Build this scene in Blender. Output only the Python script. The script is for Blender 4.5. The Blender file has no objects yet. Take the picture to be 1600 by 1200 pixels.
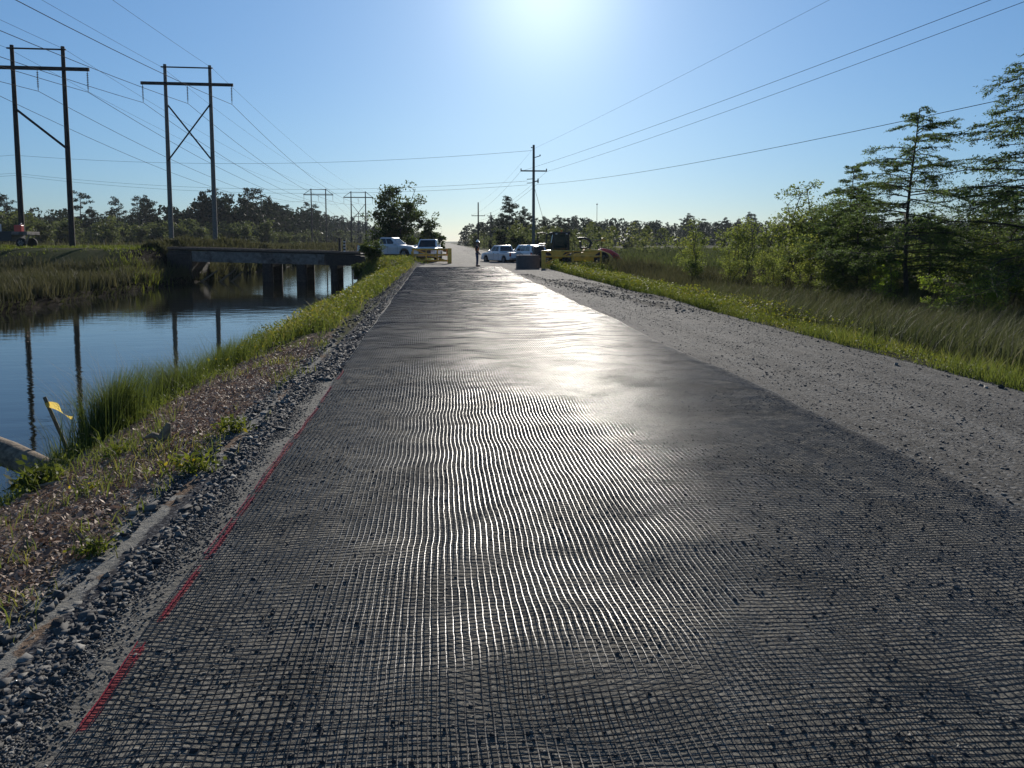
import bpy, bmesh, math, random
import numpy as np
from mathutils import Vector, Matrix

R = math.radians
rng = np.random.default_rng(7)
random.seed(7)
scene = bpy.context.scene
COL = scene.collection

# ------------------------------------------------------------------ camera
cd = bpy.data.cameras.new('camera')
cd.sensor_width = 36.0
cd.lens = 1202 / 1600 * 36
cd.clip_start = 0.05
cd.clip_end = 6000
cam = bpy.data.objects.new('camera', cd)
COL.objects.link(cam)
cam.location = (0, 0, 1.82)
cam.rotation_euler = (R(90 - 5.0), 0, R(-5.2))
cd.shift_y = -118 / 1600
scene.camera = cam

# ------------------------------------------------------------------ sky, sun, exposure
SUN_EL, SUN_AZ = R(18.5), R(7.7)          # azimuth measured from +Y towards +X
w = bpy.data.worlds.new('World')
scene.world = w
w.use_nodes = True
nt = w.node_tree
bg = nt.nodes['Background']
sky = nt.nodes.new('ShaderNodeTexSky')
sky.sky_type = 'NISHITA'
sky.sun_disc = False
sky.sun_elevation = SUN_EL
sky.sun_rotation = SUN_AZ
sky.altitude = 0
sky.air_density = 0.85
sky.dust_density = 0.17
sky.ozone_density = 3.5
# white balance of the sky, cooler towards the zenith
tc = nt.nodes.new('ShaderNodeTexCoord')
sx = nt.nodes.new('ShaderNodeSeparateXYZ'); nt.links.new(tc.outputs['Generated'], sx.inputs[0])
rp = nt.nodes.new('ShaderNodeValToRGB'); nt.links.new(sx.outputs[2], rp.inputs[0])
el = rp.color_ramp.elements
el[0].position = 0.0; el[0].color = (.37, .45, .56, 1)
el[1].position = 0.40; el[1].color = (.77, .92, .98, 1)
el_mid = el.new(0.14); el_mid.color = (.55, .65, .71, 1)
mu = nt.nodes.new('ShaderNodeMix'); mu.data_type = 'RGBA'; mu.blend_type = 'MULTIPLY'; mu.inputs[0].default_value = 1
nt.links.new(sky.outputs[0], mu.inputs[6]); nt.links.new(rp.outputs[0], mu.inputs[7])
# aureole of the low sun in the damp air
dp = nt.nodes.new('ShaderNodeVectorMath'); dp.operation = 'DOT_PRODUCT'; nt.links.new(tc.outputs['Generated'], dp.inputs[0])
dp.inputs[1].default_value = (math.sin(SUN_AZ) * math.cos(SUN_EL), math.cos(SUN_AZ) * math.cos(SUN_EL), math.sin(SUN_EL))
pw_ = nt.nodes.new('ShaderNodeMath'); pw_.operation = 'POWER'; pw_.use_clamp = True; nt.links.new(dp.outputs['Value'], pw_.inputs[0]); pw_.inputs[1].default_value = 230
sc_ = nt.nodes.new('ShaderNodeVectorMath'); sc_.operation = 'SCALE'; sc_.inputs[0].default_value = (3.3, 3.25, 3.15); nt.links.new(pw_.outputs[0], sc_.inputs['Scale'])
ad_ = nt.nodes.new('ShaderNodeVectorMath'); ad_.operation = 'ADD'; nt.links.new(mu.outputs[2], ad_.inputs[0]); nt.links.new(sc_.outputs[0], ad_.inputs[1])
nt.links.new(ad_.outputs[0], bg.inputs[0])
bg.inputs[1].default_value = 0.102
sd = bpy.data.lights.new('sun', 'SUN')
sd.energy = 4.9
sd.angle = R(0.53)
sd.color = (1.0, 0.93, 0.83)
sun = bpy.data.objects.new('sun', sd)
COL.objects.link(sun)
sdir = Vector((math.sin(SUN_AZ) * math.cos(SUN_EL), math.cos(SUN_AZ) * math.cos(SUN_EL), math.sin(SUN_EL)))
sun.rotation_euler = sdir.to_track_quat('Z', 'Y').to_euler()
sun.location = (0, 0, 60)
vs = scene.view_settings
scene.display_settings.display_device = 'sRGB'
vs.view_transform = 'Standard'
vs.look = 'None'
vs.exposure = 0.24
vs.gamma = 1.0
scene.cycles.max_bounces = 6
scene.cycles.transparent_max_bounces = 4

# ------------------------------------------------------------------ noise helpers
def _hash(ix, iy, s):
    h = (ix.astype(np.int64) * 374761393 + iy.astype(np.int64) * 668265263 + s * 974711) & 0x7fffffff
    h = ((h ^ (h >> 13)) * 1274126177) & 0x7fffffff
    return ((h ^ (h >> 16)) & 0xffff) / 65535.0

def vn(x, y, s=0):
    x = np.asarray(x, float); y = np.asarray(y, float)
    ix = np.floor(x); iy = np.floor(y)
    fx = x - ix; fy = y - iy
    fx = fx * fx * (3 - 2 * fx); fy = fy * fy * (3 - 2 * fy)
    a = _hash(ix, iy, s); b = _hash(ix + 1, iy, s); c = _hash(ix, iy + 1, s); d = _hash(ix + 1, iy + 1, s)
    return a + (b - a) * fx + (c - a) * fy + (a - b - c + d) * fx * fy

def fbm(x, y, s=0, o=3):
    t = 0; a = .5; n = 0
    for k in range(o):
        t = t + a * vn(x * 2 ** k, y * 2 ** k, s + k * 17); n += a; a *= .5
    return t / n

def sm(x, a, b):
    t = np.clip((np.asarray(x, float) - a) / (b - a), 0, 1)
    return t * t * (3 - 2 * t)

# ------------------------------------------------------------------ ground height
WATER = -1.45

def hgt(x, y):
    x = np.asarray(x, float); y = np.asarray(y, float)
    wob = (fbm(y * .35, x * 0 + 3.1, 5) - .5) * .9
    xw = x + wob * sm(-x, 3.0, 4.6)
    left = np.interp(xw, [-30, -24, -21.2, -20.1, -19.75, -17, -8, -6.2, -5.3, -4.7, -3.6, -2.7, -2.1, -1.8],
                     [-.72, -.78, -.88, -.98, -1.75, -2.8, -2.8, -2.3, -1.6, -1.0, -.34, -.1, -.02, .0])
    right = np.interp(x, [6.9, 7.6, 8.6, 10, 13, 60, 300], [0, -.06, -.28, -.52, -.62, -.5, 0])
    h = np.where(x < 0, left, right)
    # levee and field beyond the marsh on the far side of the canal
    lev = sm(-xw, 20.5, 23) * sm(y, 53, 64)
    fld = 1.25 - 1.0 * sm(y, 92, 104) * sm(-x, 20, 24)
    h = h + lev * (fld - h)
    # raised approach to the bridge and yard by the gates
    app = sm(-x, 1.2, 2.5) * (1 - sm(-xw, 5.6, 7.0)) * sm(y, 54, 62) * (1 - sm(y, 85, 110))
    h = h + app * (.32 - h)
    yard = sm(x, 6.5, 7.5) * (1 - sm(x, 13.5, 16)) * sm(y, 44, 50) * (1 - sm(y, 90, 110))
    h = h + yard * (-.02 - h)
    h = h + (fbm(x * 1.3, y * 1.3, 11) - .5) * .10 * (1 - sm(x, -2.4, -1.9) * (1 - sm(x, 7, 8)))
    return h

# ------------------------------------------------------------------ object helpers
def nm(name):
    return name

def tag(o, label=None, cat=None, group=None, kind=None):
    if label: o['label'] = label
    if cat: o['category'] = cat
    if group: o['group'] = group
    if kind: o['kind'] = kind
    return o

def thing(name, label, cat, loc=(0, 0, 0), rz=0.0, group=None, scale=1.0):
    o = bpy.data.objects.new(name, None)
    o.empty_display_size = .2
    COL.objects.link(o)
    o.location = loc
    o.rotation_euler = (0, 0, rz)
    o.scale = (scale,) * 3
    return tag(o, label, cat, group)

def npmesh(name, V, F, mat, parent=None, smooth=False, tint=None, attrs=None):
    """V (n,3); F (m,k) all faces of one size"""
    V = np.asarray(V, np.float32); F = np.asarray(F, np.int32)
    me = bpy.data.meshes.new(name)
    k = F.shape[1]
    me.vertices.add(len(V)); me.vertices.foreach_set('co', V.ravel())
    me.loops.add(F.size); me.loops.foreach_set('vertex_index', F.ravel())
    me.polygons.add(len(F))
    me.polygons.foreach_set('loop_start', np.arange(0, F.size, k, dtype=np.int32))
    me.polygons.foreach_set('loop_total', np.full(len(F), k, np.int32))
    if smooth:
        me.polygons.foreach_set('use_smooth', np.ones(len(F), bool))
    if tint is not None:
        a = me.attributes.new('tint', 'FLOAT', 'POINT'); a.data.foreach_set('value', np.asarray(tint, np.float32))
    for key, val in (attrs or {}).items():
        a = me.attributes.new(key, 'FLOAT', 'POINT'); a.data.foreach_set('value', np.asarray(val, np.float32))
    me.update(calc_edges=True)
    me.materials.append(mat)
    o = bpy.data.objects.new(name, me)
    COL.objects.link(o)
    if parent: o.parent = parent
    return o

def dup(root, loc, rz=0.0, scale=1.0, label=None, group=None):
    def rec(o, parent):
        c = o.copy(); COL.objects.link(c)
        if parent is not None: c.parent = parent
        for ch in list(o.children): rec(ch, c)
        return c
    r = rec(root, None)
    r.location = loc; r.rotation_euler = (0, 0, rz)
    r.scale = (scale,) * 3 if not isinstance(scale, tuple) else scale
    if label: r['label'] = label
    if group: r['group'] = group
    return r

class MB:
    """collects shapes into one mesh"""
    def __init__(self):
        self.v = []; self.f = []
    def add(self, vs, fs):
        n = len(self.v)
        self.v += [tuple(p) for p in vs]
        self.f += [tuple(i + n for i in f) for f in fs]
        return self
    def box(self, c, s, rot=None, bev=0.0):
        b = bmesh.new()
        bmesh.ops.create_cube(b, size=1)
        for q in b.verts: q.co = Vector((q.co.x * s[0], q.co.y * s[1], q.co.z * s[2]))
        if bev: bmesh.ops.bevel(b, geom=b.edges[:], offset=bev, segments=2, affect='EDGES', profile=.5)
        M = rot if rot is not None else Matrix.Identity(3)
        b.verts.index_update()
        vs = [M @ q.co + Vector(c) for q in b.verts]
        self.add(vs, [[q.index for q in f.verts] for f in b.faces]); b.free()
        return self
    def tube(self, pts, r, n=8, cap=True):
        pts = [Vector(p) for p in pts]
        rs = r if isinstance(r, (list, tuple)) else [r] * len(pts)
        base = len(self.v); prev = None
        for i, p in enumerate(pts):
            d = (pts[min(i + 1, len(pts) - 1)] - pts[max(i - 1, 0)]).normalized()
            if prev is None:
                a = d.orthogonal().normalized()
            else:
                a = (prev - d * prev.dot(d)).normalized()
            prev = a
            bb = d.cross(a)
            for k in range(n):
                t = 2 * math.pi * k / n
                self.v.append(tuple(p + (a * math.cos(t) + bb * math.sin(t)) * rs[i]))
        for i in range(len(pts) - 1):
            for k in range(n):
                k2 = (k + 1) % n
                self.f.append((base + i * n + k, base + i * n + k2, base + (i + 1) * n + k2, base + (i + 1) * n + k))
        if cap:
            self.f.append(tuple(base + k for k in range(n))[::-1])
            self.f.append(tuple(base + (len(pts) - 1) * n + k for k in range(n)))
        return self
    def prism(self, prof, y0, y1, bev=0.0):
        """profile in (x,z) extruded along y"""
        b = bmesh.new()
        vs = [b.verts.new((x, y0, z)) for x, z in prof]
        f = b.faces.new(vs)
        r = bmesh.ops.extrude_face_region(b, geom=[f])
        bmesh.ops.translate(b, verts=[q for q in r['geom'] if isinstance(q, bmesh.types.BMVert)], vec=(0, y1 - y0, 0))
        bmesh.ops.recalc_face_normals(b, faces=b.faces[:])
        if bev:
            ed = [e for e in b.edges if abs(e.verts[0].co.y - e.verts[1].co.y) < 1e-6]
            bmesh.ops.bevel(b, geom=ed, offset=bev, segments=2, affect='EDGES', profile=.5)
        b.verts.index_update()
        self.add([q.co.copy() for q in b.verts], [[q.index for q in f.verts] for f in b.faces]); b.free()
        return self
    def lathe(self, prof, axis='z', c=(0, 0, 0), n=20):
        base = len(self.v); c = Vector(c)
        for r, h in prof:
            for k in range(n):
                t = 2 * math.pi * k / n
                a, bb = r * math.cos(t), r * math.sin(t)
                p = {'z': (a, bb, h), 'y': (a, h, bb), 'x': (h, a, bb)}[axis]
                self.v.append(tuple(c + Vector(p)))
        m = len(prof)
        for i in range(m - 1):
            for k in range(n):
                k2 = (k + 1) % n
                self.f.append((base + i * n + k, base + i * n + k2, base + (i + 1) * n + k2, base + (i + 1) * n + k))
        self.f.append(tuple(base + k for k in range(n))); self.f.append(tuple(base + (m - 1) * n + k for k in range(n)))
        return self
    def panel(self, q, u0, u1, v0, v1, off=.006, th=.012):
        """thin plate on the quad q (4 corners, ccw from outside), proud by off"""
        q = [Vector(p) for p in q]
        nrm = (q[1] - q[0]).cross(q[3] - q[0]).normalized()
        P = lambda u, v: (q[0] * (1 - u) * (1 - v) + q[1] * u * (1 - v) + q[2] * u * v + q[3] * (1 - u) * v)
        c4 = [P(u0, v0), P(u1, v0), P(u1, v1), P(u0, v1)]
        a = [p + nrm * off for p in c4]; b = [p - nrm * th for p in c4]
        self.add(a + b, [(0, 1, 2, 3), (7, 6, 5, 4), (0, 4, 5, 1), (1, 5, 6, 2), (2, 6, 7, 3), (3, 7, 4, 0)])
        return self
    def build(self, name, mat, parent=None, smooth=False):
        me = bpy.data.meshes.new(name)
        me.from_pydata(self.v, [], self.f)
        b = bmesh.new(); b.from_mesh(me)
        bmesh.ops.recalc_face_normals(b, faces=b.faces[:]); b.to_mesh(me); b.free()
        if smooth:
            me.polygons.foreach_set('use_smooth', np.ones(len(me.polygons), bool))
            me.set_sharp_from_angle(angle=R(40))
        me.materials.append(mat)
        o = bpy.data.objects.new(name, me); COL.objects.link(o)
        if parent: o.parent = parent
        return o

# ------------------------------------------------------------------ materials
class NT:
    def __init__(self, name):
        self.m = bpy.data.materials.new(name); self.m.use_nodes = True
        self.t = self.m.node_tree; self.b = self.t.nodes['Principled BSDF']; self.out = self.t.nodes['Material Output']
    def n(self, typ, **kw):
        x = self.t.nodes.new(typ)
        for k, v in kw.items(): setattr(x, k, v)
        return x
    def l(self, a, b): self.t.links.new(a, b)
    def coord(self):
        return self.n('ShaderNodeNewGeometry').outputs['Position']
    def noise(self, scale, detail=4, rough=.6, vec=None, mapping=None):
        x = self.n('ShaderNodeTexNoise'); x.inputs['Scale'].default_value = scale
        x.inputs['Detail'].default_value = detail; x.inputs['Roughness'].default_value = rough
        v = vec if vec is not None else self.coord()
        if mapping:
            mp = self.n('ShaderNodeMapping'); mp.inputs['Scale'].default_value = mapping; self.l(v, mp.inputs[0]); v = mp.outputs[0]
        self.l(v, x.inputs['Vector']); return x.outputs['Fac']
    def ramp(self, fac, stops):
        x = self.n('ShaderNodeValToRGB'); e = x.color_ramp.elements
        while len(e) < len(stops): e.new(.5)
        for i, (p, c) in enumerate(stops):
            e[i].position = p; e[i].color = (*c, 1) if len(c) == 3 else c
        self.l(fac, x.inputs[0]); return x.outputs[0]
    def mix(self, fac, a, b, typ='MIX'):
        x = self.n('ShaderNodeMix', data_type='RGBA', blend_type=typ)
        for s, v in ((x.inputs[0], fac), (x.inputs[6], a), (x.inputs[7], b)):
            if hasattr(v, 'is_output'): self.l(v, s)
            elif isinstance(v, (int, float)): s.default_value = v
            else: s.default_value = (*v, 1)
        return x.outputs[2]
    def math(self, op, a, b=0.0, clamp=False):
        x = self.n('ShaderNodeMath', operation=op, use_clamp=clamp)
        for s, v in ((x.inputs[0], a), (x.inputs[1], b)):
            if hasattr(v, 'is_output'): self.l(v, s)
            else: s.default_value = v
        return x.outputs[0]
    def attr(self, name):
        return self.n('ShaderNodeAttribute', attribute_name=name).outputs['Fac']
    def bump(self, h, strength=.5, dist=.02, prev=None):
        x = self.n('ShaderNodeBump'); x.inputs['Strength'].default_value = strength; x.inputs['Distance'].default_value = dist
        self.l(h, x.inputs['Height'])
        if prev is not None: self.l(prev, x.inputs['Normal'])
        self.l(x.outputs[0], self.b.inputs['Normal']); return x.outputs[0]
    def voro(self, scale, feature='F1', out='Distance', vec=None):
        x = self.n('ShaderNodeTexVoronoi', feature=feature); x.inputs['Scale'].default_value = scale
        self.l(vec if vec is not None else self.coord(), x.inputs['Vector']); return x.outputs[out]

def simple(name, c, rough=.6, metal=0.0, var=.25, scale=6, bump=.0, spec=.5, coat=0.0, dirt=None):
    m = NT(name)
    oc = m.n('ShaderNodeTexCoord').outputs['Object']
    f = m.noise(scale, 5, .65, vec=oc)
    lo = tuple(x * (1 - var) for x in c); hi = tuple(min(1, x * (1 + var)) for x in c)
    colr = m.ramp(f, [(.3, lo), (.7, hi)])
    if dirt:
        d = m.noise(scale * .35, 6, .7, vec=oc)
        colr = m.mix(m.ramp(d, [(.5, (0, 0, 0)), (.68, (1, 1, 1))]), colr, dirt)
    m.l(colr, m.b.inputs['Base Color'])
    m.b.inputs['Roughness'].default_value = rough; m.b.inputs['Metallic'].default_value = metal
    m.b.inputs['Specular IOR Level'].default_value = spec
    m.b.inputs['Coat Weight'].default_value = coat
    if bump: m.bump(f, bump, .02)
    return m.m

def leaf(name, dark, light, trans=.45, rough=.65, yellow=None, spec=.12):
    m = NT(name)
    t = m.attr('tint')
    rnd = m.n('ShaderNodeObjectInfo').outputs['Random']
    f = m.math('ADD', m.math('MULTIPLY', t, .8), m.math('MULTIPLY', rnd, .2))
    stops = [(.0, dark), (.75, light)]
    if yellow: stops.append((.97, yellow))
    c = m.ramp(f, stops)
    m.l(c, m.b.inputs['Base Color']); m.b.inputs['Roughness'].default_value = rough
    m.b.inputs['Specular IOR Level'].default_value = spec
    tr = m.n('ShaderNodeBsdfTranslucent'); hs = m.n('ShaderNodeHueSaturation')
    hs.inputs['Hue'].default_value = .485; hs.inputs['Saturation'].default_value = 1.1; hs.inputs['Value'].default_value = 1.5
    m.l(c, hs.inputs['Color']); m.l(hs.outputs[0], tr.inputs['Color'])
    mx = m.n('ShaderNodeMixShader'); mx.inputs[0].default_value = trans
    m.l(m.b.outputs[0], mx.inputs[1]); m.l(tr.outputs[0], mx.inputs[2]); m.l(mx.outputs[0], m.out.inputs[0])
    return m.m

M = {}
M['bark'] = simple('bark', (.055, .045, .036), .9, var=.45, scale=14, bump=.6)
M['pole_dark'] = simple('pole_wood_dark', (.028, .024, .022), .85, var=.4, scale=5, bump=.3)
M['pole_grey'] = simple('pole_wood_grey', (.13, .125, .115), .85, var=.35, scale=5, bump=.3)
M['wire'] = simple('wire_metal', (.03, .03, .035), .95, spec=.05)
M['insulator'] = simple('insulator', (.05, .045, .045), .3)
M['white_paint'] = simple('white_car_paint', (.72, .73, .74), .32, var=.05, scale=2, coat=.4)
M['silver_paint'] = simple('silver_car_paint', (.52, .54, .56), .3, var=.05, scale=2, coat=.4)
M['glass'] = simple('dark_glass', (.012, .015, .018), .06, var=.1, spec=.7)
M['rubber'] = simple('tyre_rubber', (.02, .02, .02), .85, var=.3, scale=12, bump=.2)
M['rim'] = simple('rim_metal', (.32, .32, .33), .35, metal=.8)
M['black'] = simple('black_plastic', (.022, .022, .024), .5)
M['chrome'] = simple('bumper_metal', (.5, .5, .5), .25, metal=.9)
M['red_lamp'] = simple('red_lamp', (.35, .015, .015), .2)
M['clear_lamp'] = simple('clear_lamp', (.6, .6, .58), .12)
M['yellow'] = simple('gate_yellow', (.82, .42, .06), .55, var=.3, scale=5, bump=.1, dirt=(.16, .10, .04))
M['machine_yellow'] = simple('machine_yellow', (.80, .43, .04), .4, var=.15, scale=3, dirt=(.25, .15, .05))
M['red'] = simple('machine_red', (.60, .035, .025), .35, var=.15, scale=3, coat=.2)
M['orange'] = simple('orange_plastic', (.7, .18, .03), .5)
M['block'] = simple('grey_block', (.085, .085, .088), .85, var=.2, scale=4, bump=.2)
M['rust_paint'] = simple('peeling_girder_paint', (.16, .135, .118), .8, var=.45, scale=3, bump=.3, dirt=(.055, .032, .022))
M['timber_dark'] = simple('dark_timber', (.045, .034, .028), .9, var=.45, scale=6, bump=.5)
M['rail_brown'] = simple('weathered_rail', (.14, .09, .065), .8, var=.35, scale=6, bump=.3)
M['stake'] = simple('stake_wood', (.12, .105, .075), .85, var=.35, scale=20, bump=.4)
M['tape'] = leaf('flagging_tape', (.8, .66, .2), (.85, .72, .26), .45, spec=.3)
M['log'] = simple('log_wood', (.20, .15, .10), .9, var=.55, scale=16, bump=1.0, dirt=(.05, .04, .03))
M['skin'] = simple('skin', (.35, .19, .13), .6, var=.08)
M['denim'] = simple('denim', (.025, .04, .085), .85, var=.25, scale=20)
M['vest'] = simple('vest_orange', (.85, .22, .06), .75, var=.1)
M['shirt'] = simple('dark_shirt', (.035, .03, .032), .85, var=.2)
M['hat'] = simple('hard_hat_white', (.75, .75, .73), .3, var=.04)
M['boot'] = simple('boot_leather', (.05, .035, .025), .7)
M['hair'] = simple('hair_dark', (.02, .015, .012), .7)
M['white_box'] = simple('white_boxes', (.6, .58, .55), .6, var=.2, scale=3)
M['stone'] = None

m = NT('cab_glass')
m.b.inputs['Base Color'].default_value = (.05, .07, .07, 1); m.b.inputs['Roughness'].default_value = .05
tp_ = m.n('ShaderNodeBsdfTransparent'); tp_.inputs[0].default_value = (.7, .82, .8, 1)
mx_ = m.n('ShaderNodeMixShader'); mx_.inputs[0].default_value = .65
m.l(m.b.outputs[0], mx_.inputs[1]); m.l(tp_.outputs[0], mx_.inputs[2]); m.l(mx_.outputs[0], m.out.inputs[0])
M['cab_glass'] = m.m
# crushed stone
m = NT('crushed_stone')
c = m.ramp(m.math('ADD', m.math('MULTIPLY', m.attr('tint'), .75), m.math('MULTIPLY', m.noise(40, 3), .25)),
           [(.1, (.038, .038, .039)), (.65, (.09, .088, .085)), (.97, (.28, .27, .245))])
m.l(c, m.b.inputs['Base Color']); m.b.inputs['Roughness'].default_value = .85; m.b.inputs['Specular IOR Level'].default_value = .25
m.bump(m.noise(120, 3), .4, .004)
M['stone'] = m.m

# gravel road surface
m = NT('gravel_road')
pos = m.coord()
big = m.noise(.55, 5, .65)
streak = m.noise(.9, 5, .62, mapping=(2.6, .10, 1))
vc = m.n('ShaderNodeTexVoronoi', feature='F1'); vc.inputs['Scale'].default_value = 46; vc.inputs['Randomness'].default_value = 1
wrp = m.n('ShaderNodeMixRGB')
m.l(pos, vc.inputs['Vector'])
sep = m.n('ShaderNodeSeparateColor'); m.l(vc.outputs['Color'], sep.inputs[0])
vc2 = m.voro(21, 'F1', 'Distance')
fine = m.noise(160, 3, .7)
base = m.ramp(big, [(.3, (.068, .062, .052)), (.7, (.115, .105, .09))])
base = m.mix(m.ramp(streak, [(.42, (0, 0, 0)), (.62, (1, 1, 1))]), base, (.20, .184, .158))
stn = m.ramp(sep.outputs[0], [(.1, (.045, .044, .042)), (.6, (.125, .12, .11)), (.97, (.29, .28, .255))])
sfac = m.math('MULTIPLY', m.ramp(sep.outputs[1], [(.42, (0, 0, 0)), (.5, (1, 1, 1))]),
              m.ramp(m.noise(1.4, 4, .7), [(.3, (.35,) * 3), (.62, (1, 1, 1))]))
colr = m.mix(sfac, base, stn)
colr = m.mix(m.ramp(fine, [(.35, (.35,) * 3), (.6, (0, 0, 0))]), colr, (.06, .06, .06))
colr = m.mix(m.math('MULTIPLY', m.attr('fines'), .5), colr, m.ramp(m.noise(2.2, 5, .7), [(.3, (.13, .122, .102)), (.7, (.27, .255, .215))]))
mud = m.attr('mud')
mudf = m.ramp(m.math('ADD', mud, m.math('MULTIPLY', m.math('SUBTRACT', m.noise(3, 5, .7), .5), .8)), [(.45, (0, 0, 0)), (.6, (1, 1, 1))])
colr = m.mix(mudf, colr, (.035, .033, .03))
pnt = m.attr('paint')
pf = m.ramp(m.math('ADD', pnt, m.math('MULTIPLY', m.math('SUBTRACT', m.noise(55, 4, .8), .5), 1.1)), [(.55, (0, 0, 0)), (.68, (.85,) * 3)])
colr = m.mix(pf, colr, (.24, .022, .03))
m.l(colr, m.b.inputs['Base Color']); m.b.inputs['Roughness'].default_value = .92
m.b.inputs['Specular IOR Level'].default_value = .1
hh = m.math('ADD', m.math('MULTIPLY', m.math('SUBTRACT', 1.0, vc.outputs['Distance']), .6), m.math('ADD', m.math('MULTIPLY', fine, .5), m.math('MULTIPLY', vc2, -.6)))
m.bump(hh, .75, .018)
M['road'] = m.m

# verge / field soil
m = NT('verge_soil')
fine = m.noise(60, 4, .7); med = m.noise(7, 5, .65); big = m.noise(.4, 5, .6)
green = m.ramp(med, [(.3, (.022, .03, .010)), (.7, (.06, .075, .022))])
green = m.mix(m.ramp(big, [(.4, (0, 0, 0)), (.65, (.8,) * 3)]), green, (.06, .054, .028))
mul = m.ramp(fine, [(.28, (.075, .052, .037)), (.5, (.20, .142, .10)), (.75, (.38, .28, .20))])
san = m.mix(m.ramp(fine, [(.3, (.8,) * 3), (.7, (0, 0, 0))]), m.ramp(med, [(.3, (.24, .23, .20)), (.7, (.42, .40, .355))]), (.16, .15, .13))
gra = m.ramp(m.voro(40, 'F1', 'Distance'), [(.1, (.2, .2, .2)), (.5, (.05, .05, .055))])
jit = m.math('MULTIPLY', m.math('SUBTRACT', m.noise(5, 5, .75), .5), 1.3)
def zf(a, lo=.45, hi=.6):
    return m.ramp(m.math('ADD', m.attr(a), jit), [(lo, (0, 0, 0)), (hi, (1, 1, 1))])
c = m.mix(zf('mulch'), green, mul)
c = m.mix(zf('sand'), c, san)
c = m.mix(zf('gravel'), c, gra)
soilc = m.mix(zf('wet_dark'), c, (.018, .014, .01))  # wet soil at the waterline, and the bank painted dark by the bridge
m.l(soilc, m.b.inputs['Base Color']); m.b.inputs['Roughness'].default_value = .95
m.b.inputs['Specular IOR Level'].default_value = .02
m.bump(m.math('ADD', fine, m.math('MULTIPLY', med, 2)), .8, .03)
M['soil'] = m.m

# canal water
m = NT('canal_water')
m.b.inputs['Base Color'].default_value = (.012, .014, .011, 1)
m.b.inputs['Roughness'].default_value = .015; m.b.inputs['IOR'].default_value = 1.333
n1 = m.noise(1.1, 3, .5, mapping=(.55, 1.5, 1)); n2 = m.noise(5, 3, .5, mapping=(.5, 1.6, 1))
calm = m.noise(.12, 2, .5)
hv = m.math('ADD', m.math('MULTIPLY', n1, .55), m.math('MULTIPLY', n2, m.math('MULTIPLY', calm, .22)))
m.bump(hv, .26, .05)
M['water'] = m.m

# geogrid
m = NT('geogrid_coating')
pnt = m.attr('paint')
pf = m.ramp(m.math('ADD', pnt, m.math('MULTIPLY', m.math('SUBTRACT', m.noise(45, 3, .8), .5), .9)), [(.5, (0, 0, 0)), (.62, (1, 1, 1))])
dust = m.ramp(m.noise(3.5, 5, .7), [(.4, (.013, .014, .016)), (.72, (.040, .039, .039))])
m.l(m.mix(pf, dust, (.25, .02, .028)), m.b.inputs['Base Color'])
rr = m.n('ShaderNodeMapRange'); m.l(m.noise(5, 4, .7), rr.inputs[0])
rr.inputs[3].default_value = .24; rr.inputs[4].default_value = .40
wf = m.attr('weft')
m.l(m.math('ADD', rr.outputs[0], m.math('MULTIPLY', wf, -.15)), m.b.inputs['Roughness'])
dst = m.ramp(m.noise(1.5, 6, .72), [(.36, (.12,) * 3), (.6, (1, 1, 1))])
m.l(m.math('MULTIPLY', dst, m.math('ADD', .085, m.math('MULTIPLY', wf, .34))), m.b.inputs['Specular IOR Level'])
m.bump(m.noise(300, 2), .35, .001)
M['geogrid'] = m.m

M['grass'] = leaf('grass_blade', (.03, .046, .014), (.095, .125, .03), .45, yellow=(.21, .19, .06), spec=.25)
M['weed'] = leaf('weed_leaf', (.03, .045, .012), (.12, .15, .028), .45, yellow=(.34, .28, .04), spec=.25)
M['marsh'] = leaf('marsh_blade', (.026, .034, .014), (.078, .075, .038), .35, yellow=(.075, .12, .028))
M['reed'] = leaf('reed_blade', (.018, .032, .012), (.075, .085, .036), .4, yellow=(.24, .215, .15))
M['cypress'] = leaf('cypress_leaf', (.034, .06, .021), (.09, .135, .043), .52)
M['shrub'] = leaf('shrub_leaf', (.045, .07, .022), (.15, .19, .05), .58, yellow=(.23, .24, .055))
M['bright'] = leaf('bright_leaf', (.07, .12, .022), (.20, .28, .055), .55)
M['pine'] = leaf('pine_needle', (.016, .025, .015), (.036, .05, .025), .15, spec=.05)
M['scrub'] = leaf('scrub_leaf', (.032, .046, .02), (.09, .11, .04), .45, yellow=(.14, .15, .045))
M['oak'] = leaf('oak_leaf', (.026, .044, .016), (.07, .10, .028), .45)
M['chip'] = simple('wood_chip', (.20, .115, .075), .85, var=.5, scale=9)

# ------------------------------------------------------------------ the ground, road, water
def grid(xs, ys):
    X, Y = np.meshgrid(xs, ys)
    nx, ny = len(xs), len(ys)
    i = np.arange(nx * ny).reshape(ny, nx)
    F = np.stack([i[:-1, :-1], i[:-1, 1:], i[1:, 1:], i[1:, :-1]], -1).reshape(-1, 4)
    return X.ravel(), Y.ravel(), F

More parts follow.
